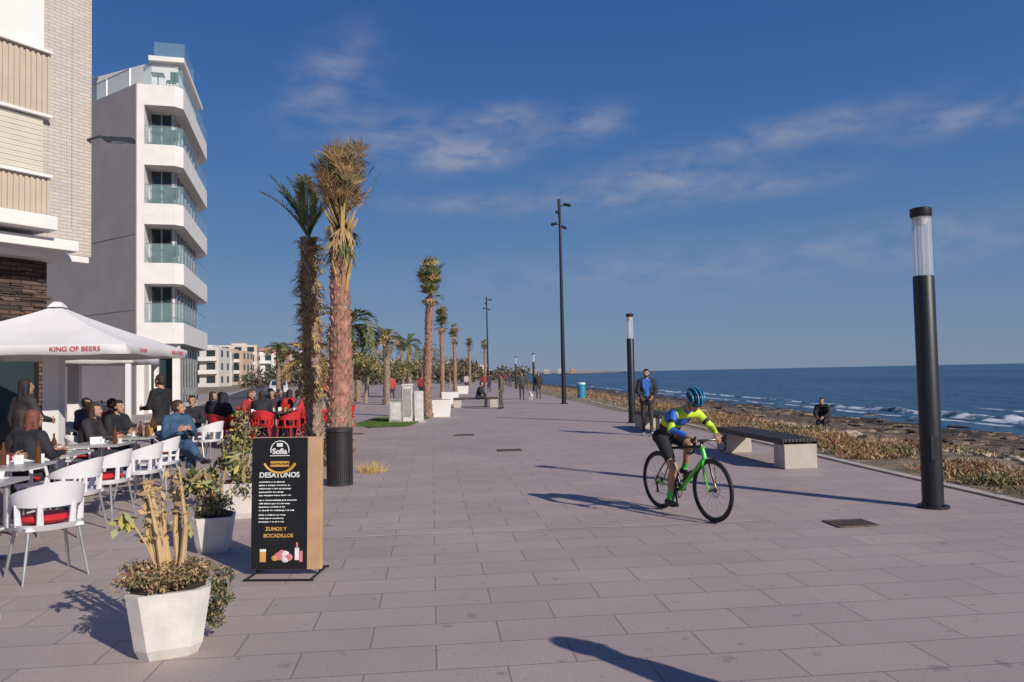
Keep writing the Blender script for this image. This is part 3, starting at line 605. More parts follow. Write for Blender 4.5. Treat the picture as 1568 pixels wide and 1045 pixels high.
def buildingA():
    e=empty('residential_building',(-9.7,16,0),R(60.1))
    tile=brick_mat('white_brick_tile',(.56,.50,.44),(.50,.44,.39),(.34,.30,.27),.26,.075,.008,'xz',rough=.8,bump=.4)
    stone=brick_mat('dark_stone',(.17,.10,.07),(.05,.035,.03),(.02,.015,.015),.42,.09,.012,'xz',rough=.9,bump=1)
    beige=M('beige_panel',(.50,.42,.34),.8,0,.06,3); blind=M('roller_blind',(.60,.55,.46),.7,0,.05,3)
    w=MB(); w.box((-3.6,3,9.1),(9.08,6,9.4),0); w.make('walls',[tile],e)
    w=MB(); w.box((-4.0,3.2,2.2),(8.2,6,4.39),0)
    rr=random.Random(2)
    for i in range(160): w.box((-rr.uniform(0,4)+.05,.195,2.65+rr.random()*1.7),(rr.uniform(.15,.4),.05+rr.random()*.05,.07),0)
    w.make('ground_floor_wall',[stone],e)
    b=MB()
    for z0,z1 in((4.97,5.92),(7.25,8.55),(10.5,11.5)):
        b.box((-4.1,-.06,(z0+z1)/2),(8.1,.10,z1-z0),0)
        for k in range(70): b.box((-.06-k*.11,-.125,(z0+z1)/2),(.06,.03,z1-z0-.04),0)
        b.box((-4.1,-.10,z1+.03),(8.16,.24,.06),1); b.box((-4.1,-.10,z0-.03),(8.16,.2,.06),1)
    b.make('balcony_panels',[beige,slab_mat],e)
    b=MB()
    for k in range(22): b.box((-4.1,-.05-.01*(k%2),5.99+(k+.5)*1.18/22),(7.9,.06,1.18/22-.006),0)
    b.box((-4.1,-.06,9.5),(7.9,.08,1.7),1); b.make('roller_blinds',[blind,white],e)
    b=MB(); b.box((-4.6,-.55,4.80),(8.4,1.1,.28),0); b.box((-4.2,-.35,4.45),(8.8,.9,.22),0); b.box((-3.7,-.0,4.28),(8.9,.5,.14),0); b.make('balcony_slabs',[slab_mat],e,bevel=.02)
    b=MB()
    for x in(-.75,-2.6,-4.6): b.box((x,.18,1.35),(1.2,.06,2.3),0)
    b.make('shop_windows',[glass],e)
    b=MB() 
    for x in(-.75,-2.6,-4.6):
        for sx in(-.62,.62): b.box((x+sx,.16,1.35),(.07,.09,2.4),0)
        b.box((x,.16,2.56),(1.31,.09,.07),0)
    b.make('window_frames',[DARK],e)
    b=MB(); b.tube([(.5,-.02,9.5),(.5,-.02,5)],.010,0,6); b.make('cable_conduit',[tile],e)
buildingA()
mb=MB(); mb.tube([(-9.32,16.75,6.98),(-9.0,16.7,7.05),(-8.75,16.65,6.98)],.03,0,8); mb.box((-8.5,16.6,6.93),(.62,.2,.09),0,-.05,0,.08); mb.ell((-8.46,16.6,6.89),(.24,.09,.05),1); mb.box((-9.34,16.76,6.95),(.06,.16,.25),0,R(-30))
mb.make('wall_mounted_street_light',[M('lamp_dark',(.05,.06,.07),.4,.4),M('lamp_lens',(.25,.3,.35),.1)],smooth='auto')
def block(x,y,w,d,h,fl,col,rz,nm='apartment_block'):
    e=empty(nm,(x,y,0),rz); m=MB(); m.box((0,0,h/2),(w,d,h),0); m.box((0,0,h+.35),(w*.4,d*.5,.7),0); m.make('walls',[CM(col,.9,'render')],e)
    g=MB(); fh=h/fl; nb=max(2,int(w/3.2))
    for i in range(fl):
        for k in range(nb):
            xx=-w/2+(k+.5)*w/nb; g.box((xx,-d/2-.02,i*fh+fh*.55),(w/nb*.55,.1,fh*.5),0)
        for k in range(max(2,int(d/4))):
            for sd in(-1,1): g.box((sd*(w/2+.02),-d/2+(k+.5)*d/max(2,int(d/4)),i*fh+fh*.55),(.1,1.5,fh*.5),0)
    g.make('windows',[glass],e); b=MB()
    for i in range(1,fl):
        b.box((0,-d/2-.6,i*fh),(w*.9,1.2,.16),0); b.box((0,-d/2-1.18,i*fh+.5),(w*.9,.05,.8),0)
    b.make('balconies',[slab_mat],e)
cols=[(.62,.58,.54),(.66,.64,.6),(.55,.40,.30),(.60,.50,.42),(.68,.66,.64),(.58,.30,.22)]
bl=[(-71,180,7,10,9,3),(-80,205,10,10,9,3),(-86,232,12,12,10,3),(-93,262,12,12,13,4),(-97,292,12,12,11,3),(-104,330,14,12,14,4),(-106,365,12,12,13,4),(-108,400,16,12,15,4),(-106,450,16,14,12,3),(-95,480,14,12,10,3),(-86,520,18,12,12,3),(-70,560,18,12,11,3),(-50,600,20,12,11,3),(-30,640,18,12,9,2),(-88,430,12,10,11,3),(-62,540,14,10,12,3)]
for i,(x,y,w,dp,h,fl) in enumerate(bl): block(x,y,w,dp,h,fl,cols[i%6],R(10+random.uniform(-8,8)))
mb=MB(); pts=[]
for i in range(60):
    x=-330+i*11.5; h=5+6*abs(nz(i*.13,1))+2*nz(i*.7,2); h*=min(1,(59-i)/14+.12); pts.append((x,h))
vs=[];
for x,h in pts: vs+= [(x,2350+abs(x)*.1,-3),(x,2380,h),(x,2700,h*.8),(x,2900,-3)]
mb.add(vs,[(i*4+j,i*4+j+4,i*4+j+5,i*4+j+1) for i in range(59) for j in range(3)],0)
mb.make('headland',[M('headland_earth',(.24,.17,.14),.95,0,.3,.02)],recalc=True)
for i in range(12): block(-230+i*38+random.uniform(-12,12),2345,random.uniform(14,24),12,random.uniform(9,17),3,cols[i%6],0,'distant_house')

# ---------------------------------------------------------------- palms / trees
bark=M('palm_bark',(.30,.21,.155),.95,0,.35,10,.5,40); bark2=M('palm_bark_red',(.38,.20,.15),.95,0,.3,8,.5,40); dry=M('dry_frond',(.42,.28,.125),.9,0,.3,3); dry2=M('brown_frond',(.20,.135,.068),.9,0,.3,3); gr=M('palm_green',(.08,.115,.04),.7,0,.3,3); gr2=M('palm_olive',(.19,.185,.07),.8,0,.3,3); gold=M('golden_frond',(.52,.36,.14),.9,0,.3,3)
PM=[bark,bark2,dry,dry2,gr,gr2,gold]
def frond(mb,base,az,el,L,droop,lf,m,n=22,w=.018,vee=.5):
    p=Vector(base); pts=[p.copy()]; h=Vector((math.cos(az),math.sin(az),0)); e=el; st=L/8
    for i in range(8):
        d=h*math.cos(e)+Vector((0,0,1))*math.sin(e); p=p+d*st; pts.append(p.copy()); e-=droop/8*(1+i*.15)
    mb.tube(pts,[.022*(1-i/9)*(.5+L*.4)+.003 for i in range(9)],m,4)
    side=h.cross(Vector((0,0,1)))
    for i in range(n):
        f=(.18+.82*i/n)*8; k=min(7,int(f)); q=pts[k].lerp(pts[k+1],f-k); t=(pts[k+1]-pts[k]).normalized(); upv=side.cross(t)
        ll=lf*(.35+.65*math.sin(math.pi*(.15+.8*i/n)))*random.uniform(.8,1.15)
        for s in(-1,1):
            d=(side*s*.75+t*.75+upv*vee*random.uniform(.3,1)).normalized(); wv=d.cross(upv).normalized()*w
            tip=q+d*ll+Vector((0,0,-.12*ll)); mid=q+d*ll*.5
            mb.add([q-wv*.5,mid-wv,tip,mid+wv],[(0,1,2,3)],m)
def fan(mb,base,az,el,pet,R_,m,n=12,spread=150,w=.02,hang=.3):
    h=Vector((math.cos(az),math.sin(az),0)); d=h*math.cos(el)+Vector((0,0,1))*math.sin(el); c=Vector(base)+d*pet; mb.tube([base,c],[.014,.008],m,4)
    side=h.cross(Vector((0,0,1)))
    for i in range(n):
        a=R(-spread/2+spread*i/(n-1)+random.uniform(-5,5)); dd=(d*math.cos(a)+side*math.sin(a)).normalized(); L=R_*random.uniform(.75,1.1)
        wv=dd.cross(side.cross(d)).normalized()*w; mid=c+dd*L*.55; tip=c+dd*L+Vector((random.uniform(-.05,.05),random.uniform(-.05,.05),-hang*L*random.random()))
        mb.add([c,mid-wv,tip,mid+wv],[(0,1,2,3)],m)
def trunk(mb,h,r0,r1,m,lean=(0,0),step=.1):
    k=max(6,int(h/.25)); pts=[];rr=[]
    for i in range(k+1):
        f=i/k; pts.append((lean[0]*f+.05*nz(f*3,r0*10),lean[1]*f,h*f-.02)); rr.append((r0+(r1-r0)*f**.8+(.06*(1-f*8) if f<.12 else 0))*(1+.12*nz(f*9,3)))
    mb.tube(pts,rr,m,14)
    n=int(h/step)
    for i in range(n):
        f=(i+.5)/n; q=f*k; a0=int(min(k-1,q)); c=Vector(pts[a0]).lerp(Vector(pts[a0+1]),q-a0); rad=rr[a0]
        for j in range(9):
            a=j*2*math.pi/9+(i%2)*.35+random.uniform(-.1,.1); o=Vector((math.cos(a),math.sin(a),0)); t=Vector((-o.y,o.x,0)); ww=rad*.36; hh=step*random.uniform(.8,1.5)
            b=c+o*(rad-.01); u=Vector((0,0,hh)); out=o*random.uniform(.02,.065)
            mi=m if random.random()<(.2 if f*h<1.1 else .8) else 0
            mb.add([b-t*ww-u*.5,b+t*ww-u*.5,b+t*ww*.55+u*.5+out,b-t*ww*.55+u*.5+out,b+u*.55-o*.02],[(0,1,2,3),(3,2,4),(0,3,4),(1,4,2)],mi)
    return Vector(pts[-1])
def palm(name,x,y,h,r0,r1,crown,lod=1,seed=1,lean=(0,0),m=0):
    random.seed(seed); mb=MB(); top=trunk(mb,h,r0,r1,m,lean,.1 if lod==1 else .22)
    crown(mb,top); mb.make(name,PM,None,(x,y,0),0,recalc=False); 
def c_big(mb,top):
    for i in range(100):
        a=random.random()*6.28; fan(mb,top+Vector((0,0,random.uniform(-.1,.5))),a,R(random.uniform(55,89)),random.uniform(.5,1.2),random.uniform(.3,.52),random.choice([3,3,5,2,3,2]),12,95,.013,.25)
    for i in range(45):
        a=random.random()*6.28; fan(mb,top+Vector((0,0,random.uniform(.4,1.15))),a,R(random.uniform(25,75)),random.uniform(.2,.4),random.uniform(.28,.45),random.choice([6,2,2,3,6,5]),12,130,.012,.5)
    for i in range(34):
        a=random.random()*6.28; fan(mb,top+Vector((0,0,random.uniform(-.1,.5))),a,R(random.uniform(-80,-40)),random.uniform(.12,.3),random.uniform(.3,.5),random.choice([4,5,5,3,2]),12,70,.013,.4)
    for i in range(34):
        a=random.random()*6.28; b=top+Vector((0,0,random.uniform(-1.0,.1))); r=random.uniform(.12,.2); mb.tube([b+Vector((.12*math.cos(a),.12*math.sin(a),-.2)),b+Vector((r*math.cos(a),r*math.sin(a),.15)),b+Vector((r*1.7*math.cos(a),r*1.7*math.sin(a),.45))],[.035,.025,.012],random.choice([2,6,0]),5)
palm('palm_tree',-3.34,14.6,4.4,.235,.15,c_big,1,3,(.10,0),1)
def c_left(mb,top):
    for i in range(12):
        a=random.choice([math.pi+random.uniform(-.7,.7),random.random()*6.28]); frond(mb,top,a,R(random.uniform(58,88)),random.uniform(1.15,1.6),R(random.uniform(5,38)),.36,4 if i%4 else 5,30,.015,.35)
    for i in range(340):
        f=random.random(); z=top.z-3.4*f; a=random.random()*6.28; rr=.15; b=Vector((rr*math.cos(a)+top.x*(z/top.z),rr*math.sin(a),z)); fan(mb,b,a,R(random.uniform(-75,40)),random.uniform(.04,.12),random.uniform(.10,.26),random.choice([2,2,6,2,6,3]),6,110,.012,.5)
palm('palm_tree',-4.12,16.0,4.6,.18,.14,c_left,1,5,(-.10,0),0)
def c_tuft(gcol,size=1.0,n=46,lo=50):
    def f(mb,top):
        for i in range(n):
            a=random.random()*6.28; fan(mb,top+Vector((0,0,random.uniform(-.2,.6)*size)),a,R(random.uniform(lo,89)),random.uniform(.3,.75)*size,random.uniform(.3,.5)*size,random.choice(gcol),11,110,.022,.25)
        for i in range(n//2):
            a=random.random()*6.28; fan(mb,top+Vector((0,0,random.uniform(0,.7)*size)),a,R(random.uniform(-20,50)),random.uniform(.12,.3)*size,random.uniform(.3,.42)*size,random.choice(gcol),10,120,.02,.4)
        for i in range(n//3):
            a=random.random()*6.28; fan(mb,top,a,R(random.uniform(-70,-20)),random.uniform(.05,.2)*size,random.uniform(.2,.38)*size,random.choice([2,3,6]),8,90,.02,.4)
    return f
def c_date(n=26,L=1.5,cl=(4,4,5)):
    def f(mb,top):
        for i in range(n):
            frond(mb,top,random.random()*6.28,R(random.uniform(-10,80)),L*random.uniform(.7,1.1),R(random.uniform(50,110)),L*.28,random.choice(cl),16,.028,.4)
    return f
palm('palm_tree',-3.42,30.2,4.75,.17,.12,c_tuft([3,5,5,2,4],1.05,70),1,11,(.22,0),1)
palm('palm_tree',-5.3,58,5.2,.17,.13,c_tuft([3,5,5,4],1.15,48),2,12,(0,0),1)
palm('palm_tree',-5.4,72,4.9,.17,.13,c_tuft([3,5,2,6],1.05,44),2,13,(0,0),1)
palm('palm_tree',-5.4,25,3.3,.16,.13,c_date(22,1.35),2,14,(.1,0))
palm('palm_tree',-7.3,44.5,3.6,.2,.16,c_date(30,1.5,(5,4,2)),2,15)
palm('palm_tree',-9.4,70,4.5,.2,.16,c_date(26,1.7),2,16)
palm('palm_tree',-12.2,58,3.4,.22,.16,c_date(26,1.8,(5,4,5)),2,17)
palm('palm_tree',-18.9,62,3.9,.18,.14,c_date(24,1.5),2,18)
palm('palm_tree',-5.6,100,5.0,.2,.15,c_tuft([3,5,4],1.1,30),2,19)
palm('palm_tree',-4.6,128,5.6,.2,.15,c_tuft([3,5,4],1.3,30),2,20)
palm('palm_tree',-10.5,52,2.7,.2,.15,c_date(26,1.5,(5,2,4)),2,21)
palm('palm_tree',-9.8,86,4.0,.2,.15,c_date(26,2.0,(5,2,4)),2,22)
palm('palm_tree',-6.3,23.6,2.2,.15,.12,c_date(22,1.1,(6,5,2)),2,23)
random.seed(9)
def tree(name,x,y,h,r,cl,n=1200,sz=.12):
    mb=MB(); mb.tube([(0,0,0),(.05,0,h*.3),(0,.05,h*.55)],[.14,.1,.07],0,8)
    for i in range(7):
        a=i*.9; mb.tube([(0,0,h*.45),(r*.3*math.cos(a),r*.3*math.sin(a),h*.62),(r*.7*math.cos(a),r*.7*math.sin(a),h*.75)],[.06,.04,.015],0,5)
    for i in range(16):
        a=random.random()*6.28; rr=r*math.sqrt(random.random())*.8; leafs(mb,(rr*math.cos(a),rr*math.sin(a),h*random.uniform(.5,.88)),n//16,(r*.38,r*.38,h*.13),sz,cl)
    mb.make(name,PM,None,(x,y,0),recalc=False)
tree('roadside_tree',-9.2,48,3.4,1.5,[4,5,5,2]); tree('roadside_tree',-12.5,66,4.2,2.0,[4,5,5]); tree('roadside_tree',-8.6,60,3.2,1.5,[5,2,4]); tree('roadside_tree',-15.5,78,4.2,2.2,[4,3,5]); tree('roadside_tree',-7.8,95,4.2,2.2,[4,5,3]); tree('roadside_tree',-13,110,5,3,[4,5])
mb=MB()
for i in range(90):
    x=-52+i*.5+random.uniform(-1,1); y=150+random.uniform(-10,40); leafs(mb,(x,y,random.uniform(1.0,3.6)),80,(2.4,2.4,1.5),.6,[0,1,2])
for i in range(70):
    x=-40+i*.62; y=200+random.uniform(-10,40); leafs(mb,(x,y,random.uniform(.8,2.6)),40,(2.4,2.4,1.3),.7,[0,1,2])
mb.make('distant_trees',[M('far_leaf_dark',(.06,.07,.04),.9),M('far_leaf',(.12,.115,.065),.9),M('far_leaf_brown',(.22,.15,.11),.9)],recalc=False)

# ---------------------------------------------------------------- street furniture
post=M('post_black',(.022,.024,.028),.45,.3,.15,4,.05,30); lglass=M('lamp_glass',(.75,.78,.8),.12,0,.03,2,alpha=.28); lwhite=M('lamp_core',(.6,.6,.6),.4)
def lampcol(name,x,y):
    e=empty(name,(x,y,0)); m=MB(); m.tube([(0,0,0),(0,0,.03)],.17,0,24); m.tube([(0,0,.03),(0,0,2.68),(0,0,2.70)],[.115,.115,.105],0,28)
    for k in range(4): a=k*math.pi/2+.4; m.tube([(.145*math.cos(a),.145*math.sin(a),.03),(.145*math.cos(a),.145*math.sin(a),.05)],.012,0,6)
    m.box((-.02,-.114,.7),(.08,.01,.28),0)
    m.tube([(0,0,3.39),(0,0,3.41),(0,0,3.49),(0,0,3.50)],[.11,.118,.118,.10],0,28)
    for k in range(3): a=k*2.094+.2; m.tube([(.09*math.cos(a),.09*math.sin(a),2.7),(.09*math.cos(a),.09*math.sin(a),3.4)],.006,1,6)
    m.tube([(0,0,2.7),(0,0,3.4)],.016,1,8); m.tube([(0,0,3.30),(0,0,3.39)],[.05,.085],1,16)
    m.make('column',[post,lwhite],e,smooth='auto')
    g=MB(); g.tube([(0,0,2.69),(0,0,3.4)],.108,0,28); g.make('glass_cylinder',[lglass],e,smooth='auto')
for s in(8.62,24.3): x,y=P(s,5.5); lampcol('street_lamp',x-(.04 if s<10 else 0),y)
lampcol('street_lamp',1.95,71); lampcol('street_lamp',.35,84); lampcol('street_lamp',-19.5,65)
def tall(name,x,y,h=10.9):
    m=MB(); m.box((0,0,.02),(.36,.36,.04),0); m.tube([(0,0,.04),(0,0,h*.5),(0,0,h)],[.12,.09,.06],0,16)
    for z,dx,dy in((h-.35,.35,-.1),(h-.75,-.12,-.25),(h-1.35,-.28,-.05),(h-1.5,.2,.15)):
        m.tube([(0,0,z-.05),(dx*.7,dy*.7,z)],.025,0,6); m.tube([(dx*.6,dy*.6,z+.04),(dx*1.5,dy*1.5,z-.03),(dx*1.7,dy*1.7,z-.06)],[.07,.09,.05],0,10)
    m.tube([(-.02,0,h-1.3),(-.09,0,h+.02)],[.05,.03],0,8)
    m.make(name,[post],None,(x,y,0),smooth='auto')
x,y=P(40.3,5.5); tall('floodlight_pole',x,y); tall('floodlight_pole',-2.95,92)
def bench(x,y,rz,L=3.0,w=.56):
    e=empty('park_bench',(x,y,0),rz); m=MB()
    for yy in(-L/2+.2,L/2-.2): m.box((0,yy,.2),(w,.4,.40),0)
    m.make('concrete_supports',[conc],e,bevel=.012); m=MB(); n=9
    for i in range(n): m.box((-w/2+(i+.5)*w/n,0,.465),(w/n-.014,L,.05),0)
    for yy in(-L/2+.4,0,L/2-.4): m.box((0,yy,.42),(w-.06,.05,.038),0)
    m.box((-w/2-.012,0,.445),(.02,L,.09),0); m.box((w/2+.012,0,.445),(.02,L,.09),0); m.make('slats',[M('bench_slat',(.05,.042,.038),.6,0,.3,5)],e,bevel=.004)
bench(4.52,14.1,R(6),3.0); bench(3.95,21.3,R(5),2.6); bench(-1.9,38.6,R(95),2.2)
m=MB(); m.tube([(0,0,.02),(0,0,.84)],.185,0,32) 
for k in range(40): a=k*2*math.pi/40; m.box((.192*math.cos(a),.192*math.sin(a),.42),(.012,.016,.78),0,a)
m.tube([(0,0,.82),(0,0,.87)],.205,0,32); m.tube([(0,0,.872),(0,0,.876)],.15,1,24); m.tube([(0,0,0),(0,0,.03)],.2,0,32)
m.make('litter_bin',[M('bin_metal',(.04,.038,.038),.5,.2),DARK],None,(-2.68,11.85,0),smooth='auto')
m=MB(); m.tube([(0,0,0),(0,0,.9),(0,0,.98)],[.24,.27,.2],0,20); m.tube([(0,0,.88),(0,0,1.0)],[.29,.25],1,20); m.make('blue_litter_bin',[M('bin_blue',(.03,.25,.42),.4),M('bin_lid',(.5,.6,.65),.4)],None,(4.35,49,0),smooth='auto')
m=MB(); m.box((.12,0,.65),(.34,.4,1.3),0); m.box((.12,0,1.33),(.40,.46,.06),0); m.box((-.3,.05,.4),(.46,.45,.8),1); m.box((-.3,.05,.82),(.5,.49,.04),1); m.box((.12,-.205,.7),(.26,.012,1.0),1); m.box((-.3,-.178,.42),(.36,.012,.6),0); m.box((.52,0,.55),(.3,.36,1.1),0); m.box((.1,0,.025),(1.3,.6,.05),2)
m.make('utility_cabinet',[M('cabinet_white',(.6,.58,.55),.6),M('cabinet_grey',(.33,.31,.30),.7),conc],None,(-3.85,27.2,0),R(4),bevel=.01)
for x,y in((-2.95,30.6),(-3.6,44),(-4.3,66)):
    m=MB(); m.prism([(-.42,-.3),(.42,-.3),(.42,.3),(-.42,.3)],0,.68,0,[(-.5,-.36),(.5,-.36),(.5,.36),(-.5,.36)]); m.box((0,0,.66),(.86,.6,.05),1); m.make('concrete_planter',[white,M('soil',(.05,.035,.025),.95)],None,(x,y,0),R(5),bevel=.01)
def car(x,y,rz,col):
    m=MB(); prof=[(-2.1,.35),(-2.1,.8),(-1.6,.95),(-1.0,1.42),(.5,1.45),(1.1,.98),(2.0,.82),(2.12,.4)]
    n=len(prof); vs=[]
    for sx in(-1,1):
        for yy,zz in prof: vs.append((sx*(.85 if zz<1.1 else .68),yy,zz))
    m.add(vs,[tuple(range(n))[::-1],tuple(range(n,2*n))]+[(i,(i+1)%n,(i+1)%n+n,i+n) for i in range(n)],0)
    for s in(-1,1):
        m.add([(s*.865,-1.45,.98),(s*.865,.95,.98),(s*.70,.45,1.38),(s*.70,-.95,1.36)],[(0,1,2,3)],1)
        for yy in(-1.3,1.3): m.tube([(s*.7,yy,.32),(s*.88,yy,.32)],.32,2,16); m.tube([(s*.87,yy,.32),(s*.89,yy,.32)],.19,3,12)
    m.add([(-.72,1.06,1.03),(.72,1.06,1.03),(.62,.56,1.42),(-.62,.56,1.42)],[(0,1,2,3)],1); m.add([(-.7,-1.58,.99),(.7,-1.58,.99),(.62,-1.04,1.40),(-.62,-1.04,1.40)],[(0,1,2,3)],1)
    m.make('parked_car',[CM(col,.3,'car_paint'),glass,DARK,alu],None,(x,y,0),rz)
for k,(dd,c_) in enumerate(((46,(.6,.6,.6)),(70,(.03,.03,.035)),(95,(.5,.5,.52)),(112,(.1,.02,.02)),(128,(.55,.55,.55)),(142,(.04,.05,.08)))):
    q=o+nrm*(5.0 if k%2 else 4.9)+d*dd; car(q.x,q.y,R(17),c_)
# market parasol
canvas=M('white_canvas',(.74,.72,.71),.85,0,.05,2,.15,8); red=M('red_lettering',(.5,.02,.03),.6)
def parasol(x,y,rz,H=1.72,txt=True,posts=False,mast=(0,0)):
    e=empty('market_parasol',(x,y,0),rz); m=MB(); n=12; vs=[];fs=[]; ze=2.24;za=3.0
    side=[(-H,-H),(H,-H),(H,H),(-H,H)]
    ring=[]
    for i in range(4):
        a=side[i];b=side[(i+1)%4]
        for k in range(n): ring.append((a[0]+(b[0]-a[0])*k/n,a[1]+(b[1]-a[1])*k/n,k/n))
    K=len(ring); rows=7
    for r in range(rows+1):
        f=.06+.94*r/rows
        for (px,py,kk) in ring:
            sag=-.10*math.sin(math.pi*kk)*f*(1 if r<rows else .3); vs.append((px*f,py*f,za-.02+(ze-za)*f**.85+sag*math.sin(math.pi*min(1,f))*.9))
    for (px,py,kk) in ring: vs.append((px*1.012,py*1.012,ze-.17+.012*math.sin(kk*14)))
    for r in range(rows+1):
        for k in range(K): a=r*K+k;b=r*K+(k+1)%K; fs.append((a,b,b+K,a+K))
    fs.append(tuple(range(K))); m.add(vs,fs,0); ob=m.make('canopy',[canvas],e,smooth='auto',recalc=False)
    so=ob.modifiers.new('t','SOLIDIFY'); so.thickness=.006
    c=MB(); c.prism([(-.12,-.12),(.12,-.12),(.12,.12),(-.12,.12)],za-.06,za+.03,0,[(-.05,-.05),(.05,-.05),(.05,.05),(-.05,.05)]); c.make('canopy_cap',[canvas],e)
    f=MB(); mx_,my_=mast; f.tube([(0,0,1.9),(0,0,2.95)],.05,1,12); f.box((mx_,my_,1.12),(.25,.25,2.24),1); f.box((mx_,my_,.06),(.9,.9,.12),1)
    for q in side:
        f.tube([(0,0,2.9),(q[0]*.98,q[1]*.98,2.2)],.02,0,6); f.tube([(0,0,2.05),(q[0]*.5,q[1]*.5,2.56)],.016,0,6)
        if posts: f.box((q[0]*.96,q[1]*.96,1.08),(.11,.11,2.16),1)
    f.make('frame',[alu,canvas],e,smooth='auto')
    if txt:
        for k,(px,py,rr) in enumerate(((0,-H*1.012-.014,0),(H*1.012+.014,0,R(90)))):
            for j,tt in((-.95,'Cerveza'),(.95,'KING OF BEERS')):
                qx=px+(j if k==0 else 0); qy=py+(j if k==1 else 0); text(tt,.105,(qx,qy,2.155),(R(90),0,rr),red,e)
parasol(-7.76,13.1,R(8),1.66,mast=(.05,-.25)); parasol(-10.6,18.6,R(14),1.6,False,True)
# terrace chairs and tables
plas=M('white_plastic',(.72,.71,.72),.35,0,.03,3); redp=M('red_cushion',(.55,.02,.03),.7); redc=M('red_plastic',(.55,.025,.03),.45)
def chair(x,y,f,body,cushion=None,name='terrace_chair'):
    m=MB()
    def band(z0,z1,a0,a1,th=.016,m_=0,rx=.25,ry=.25):
        n=22; v=[]; fcs=[]
        for i in range(n+1):
            a=a0+(a1-a0)*i/n; cx=math.sin(a)*rx; cy=-math.cos(a)*ry
            k=abs(a)/R(115); zl=z0(k); zh=z1(k)
            for rr in(1,1+th/rx*1.0):
                v+= [(cx*rr,cy*rr,zl),(cx*rr*(1+.08),cy*rr*(1.0+.16*(1-k)),zh)]
        for i in range(n):
            b=i*4; fcs+=[(b,b+4,b+5,b+1),(b+2,b+3,b+7,b+6),(b+1,b+5,b+7,b+3),(b,b+2,b+6,b+4)]
        fcs+=[(0,1,3,2),(n*4,n*4+2,n*4+3,n*4+1)]; m.add(v,fcs,m_)
    band(lambda k:.615+.01*k,lambda k:.83-.165*k**1.5,R(-125),R(125))
    band(lambda k:.425,lambda k:.475,R(-100),R(100),rx=.235,ry=.235)
    for a in(-78,-30,30,78): a=R(a); m.tube([(math.sin(a)*.243,-math.cos(a)*.243,.46),(math.sin(a)*.256,-math.cos(a)*.262,.64)],[.03,.022],0,6)
    for s in(-1,1): m.tube([(s*.235,.14,.64),(s*.245,.17,.5),(s*.24,.18,.43)],.018,0,8)
    m.prism([(-.22,-.2),(.22,-.2),(.235,.0),(.225,.2),(.12,.24),(-.12,.24),(-.225,.2),(-.235,.0)],.425,.455,0)
    for sx,sy in((-1,-1),(1,-1),(1,1),(-1,1)): m.tube([(sx*.19,sy*.17,.43),(sx*.25,sy*.23-.0,0)],[.016,.012],1,8)
    if cushion: m.ell((0,.01,.50),(.215,.21,.05),2,16,6)
    m.make(name,[body,alu if body is not redc else redc,redp],None,(x,y,0),HA(*f),smooth='auto')
for x,y,f,cu in((-4.02,6.65,(-.75,.66),1),(-3.93,5.3,(-.9,.2),1),(-4.85,8.5,(-1,.1),0),(-5.0,9.45,(-1,.05),1),(-5.02,10.35,(-1,.1),0),(-5.25,11.4,(-1,0),0),(-5.55,7.75,(.1,-1),1),(-5.65,12.72,(.75,-.66),1),(-5.95,9.3,(.35,.93),1),(-6.35,8.98,(.8,.3),1),(-6.75,12.15,(1,.1),1),(-7.0,13.45,(.9,-.3),1),(-6.62,10.12,(.8,.5),0),(-7.9,14.9,(.9,.1),0),(-6.1,15.4,(-.8,.2),0),(-6.9,16.6,(.2,-.9),1),(-9.1,16.2,(.9,-.2),1)): chair(x,y,f,plas,cu)
for (x,y,f,t) in rg: chair(x,y,f,redc,None,'red_chair')
for x,y,f in((-6.35,19.5,(-.4,.9)),(-5.45,20.9,(-.9,.1)),(-5.6,19.2,(-.9,.3)),(-6.6,18.6,(.2,.9)),(-5.1,21.6,(-1,0))): chair(x,y,f,redc,None,'red_chair')
top_m=M('table_top',(.36,.35,.35),.35,0,.1,3)
cup=M('cup_white',(.75,.75,.73),.3); gls=M('drink_glass',(.6,.35,.1),.1,alpha=.7); btl=M('bottle_brown',(.12,.04,.01),.15)
def table(x,y,rz,w=.72,things=6,mt=None):
    m=MB(); m.box((0,0,.735),(w,w,.03),0); m.tube([(0,0,.03),(0,0,.72)],.035,1,10)
    for k in range(4): a=k*math.pi/2+.785; m.tube([(0,0,.06),(.3*math.cos(a),.3*math.sin(a),.02)],[.025,.018],1,6)
    rnd=random.Random(int(x*100+y*37))
    for k in range(things):
        px,py=rnd.uniform(-.27,.27),rnd.uniform(-.27,.27); t=rnd.randint(0,3)
        if t==0: m.tube([(px,py,.751),(px,py,.757)],.07,2,14); m.tube([(px,py,.758),(px,py,.82)],[.025,.038],2,12)
        elif t==1: m.tube([(px,py,.751),(px,py,.88)],[.027,.034],3,12)
        elif t==2: m.tube([(px,py,.751),(px,py,.90),(px,py,.95),(px,py,1.0)],[.03,.03,.012,.012],4,12)
        else: m.box((px,py,.80),(.09,.07,.10),2,.4)
    m.make('terrace_table',[mt or top_m,alu,cup,gls,btl],None,(x,y,0),rz,smooth='auto')
for x,y in((-5.02,7.1),(-5.62,8.55),(-5.95,9.95),(-6.05,11.3),(-6.2,12.6),(-6.35,13.9),(-4.7,5.7)): table(x,y,R(7))
dk=M('dark_table',(.05,.045,.045),.4)
for x,y in((-6.9,20.1),(-6.6,21.4),(-6.1,22.3),(-5.9,20.5),(-7.1,23.4),(-6.3,24.3),(-7.6,16.8)): table(x,y,.2,.7,4,dk)
m=MB(); m.box((0,0,.95),(.42,.03,.62),0,0,R(-10)); m.tube([(-.2,.1,0),(-.18,-.02,1.3)],.015,1,6); m.tube([(.2,.1,0),(.18,-.02,1.3)],.015,1,6); m.tube([(0,.45,0),(0,.02,1.28)],.015,1,6)
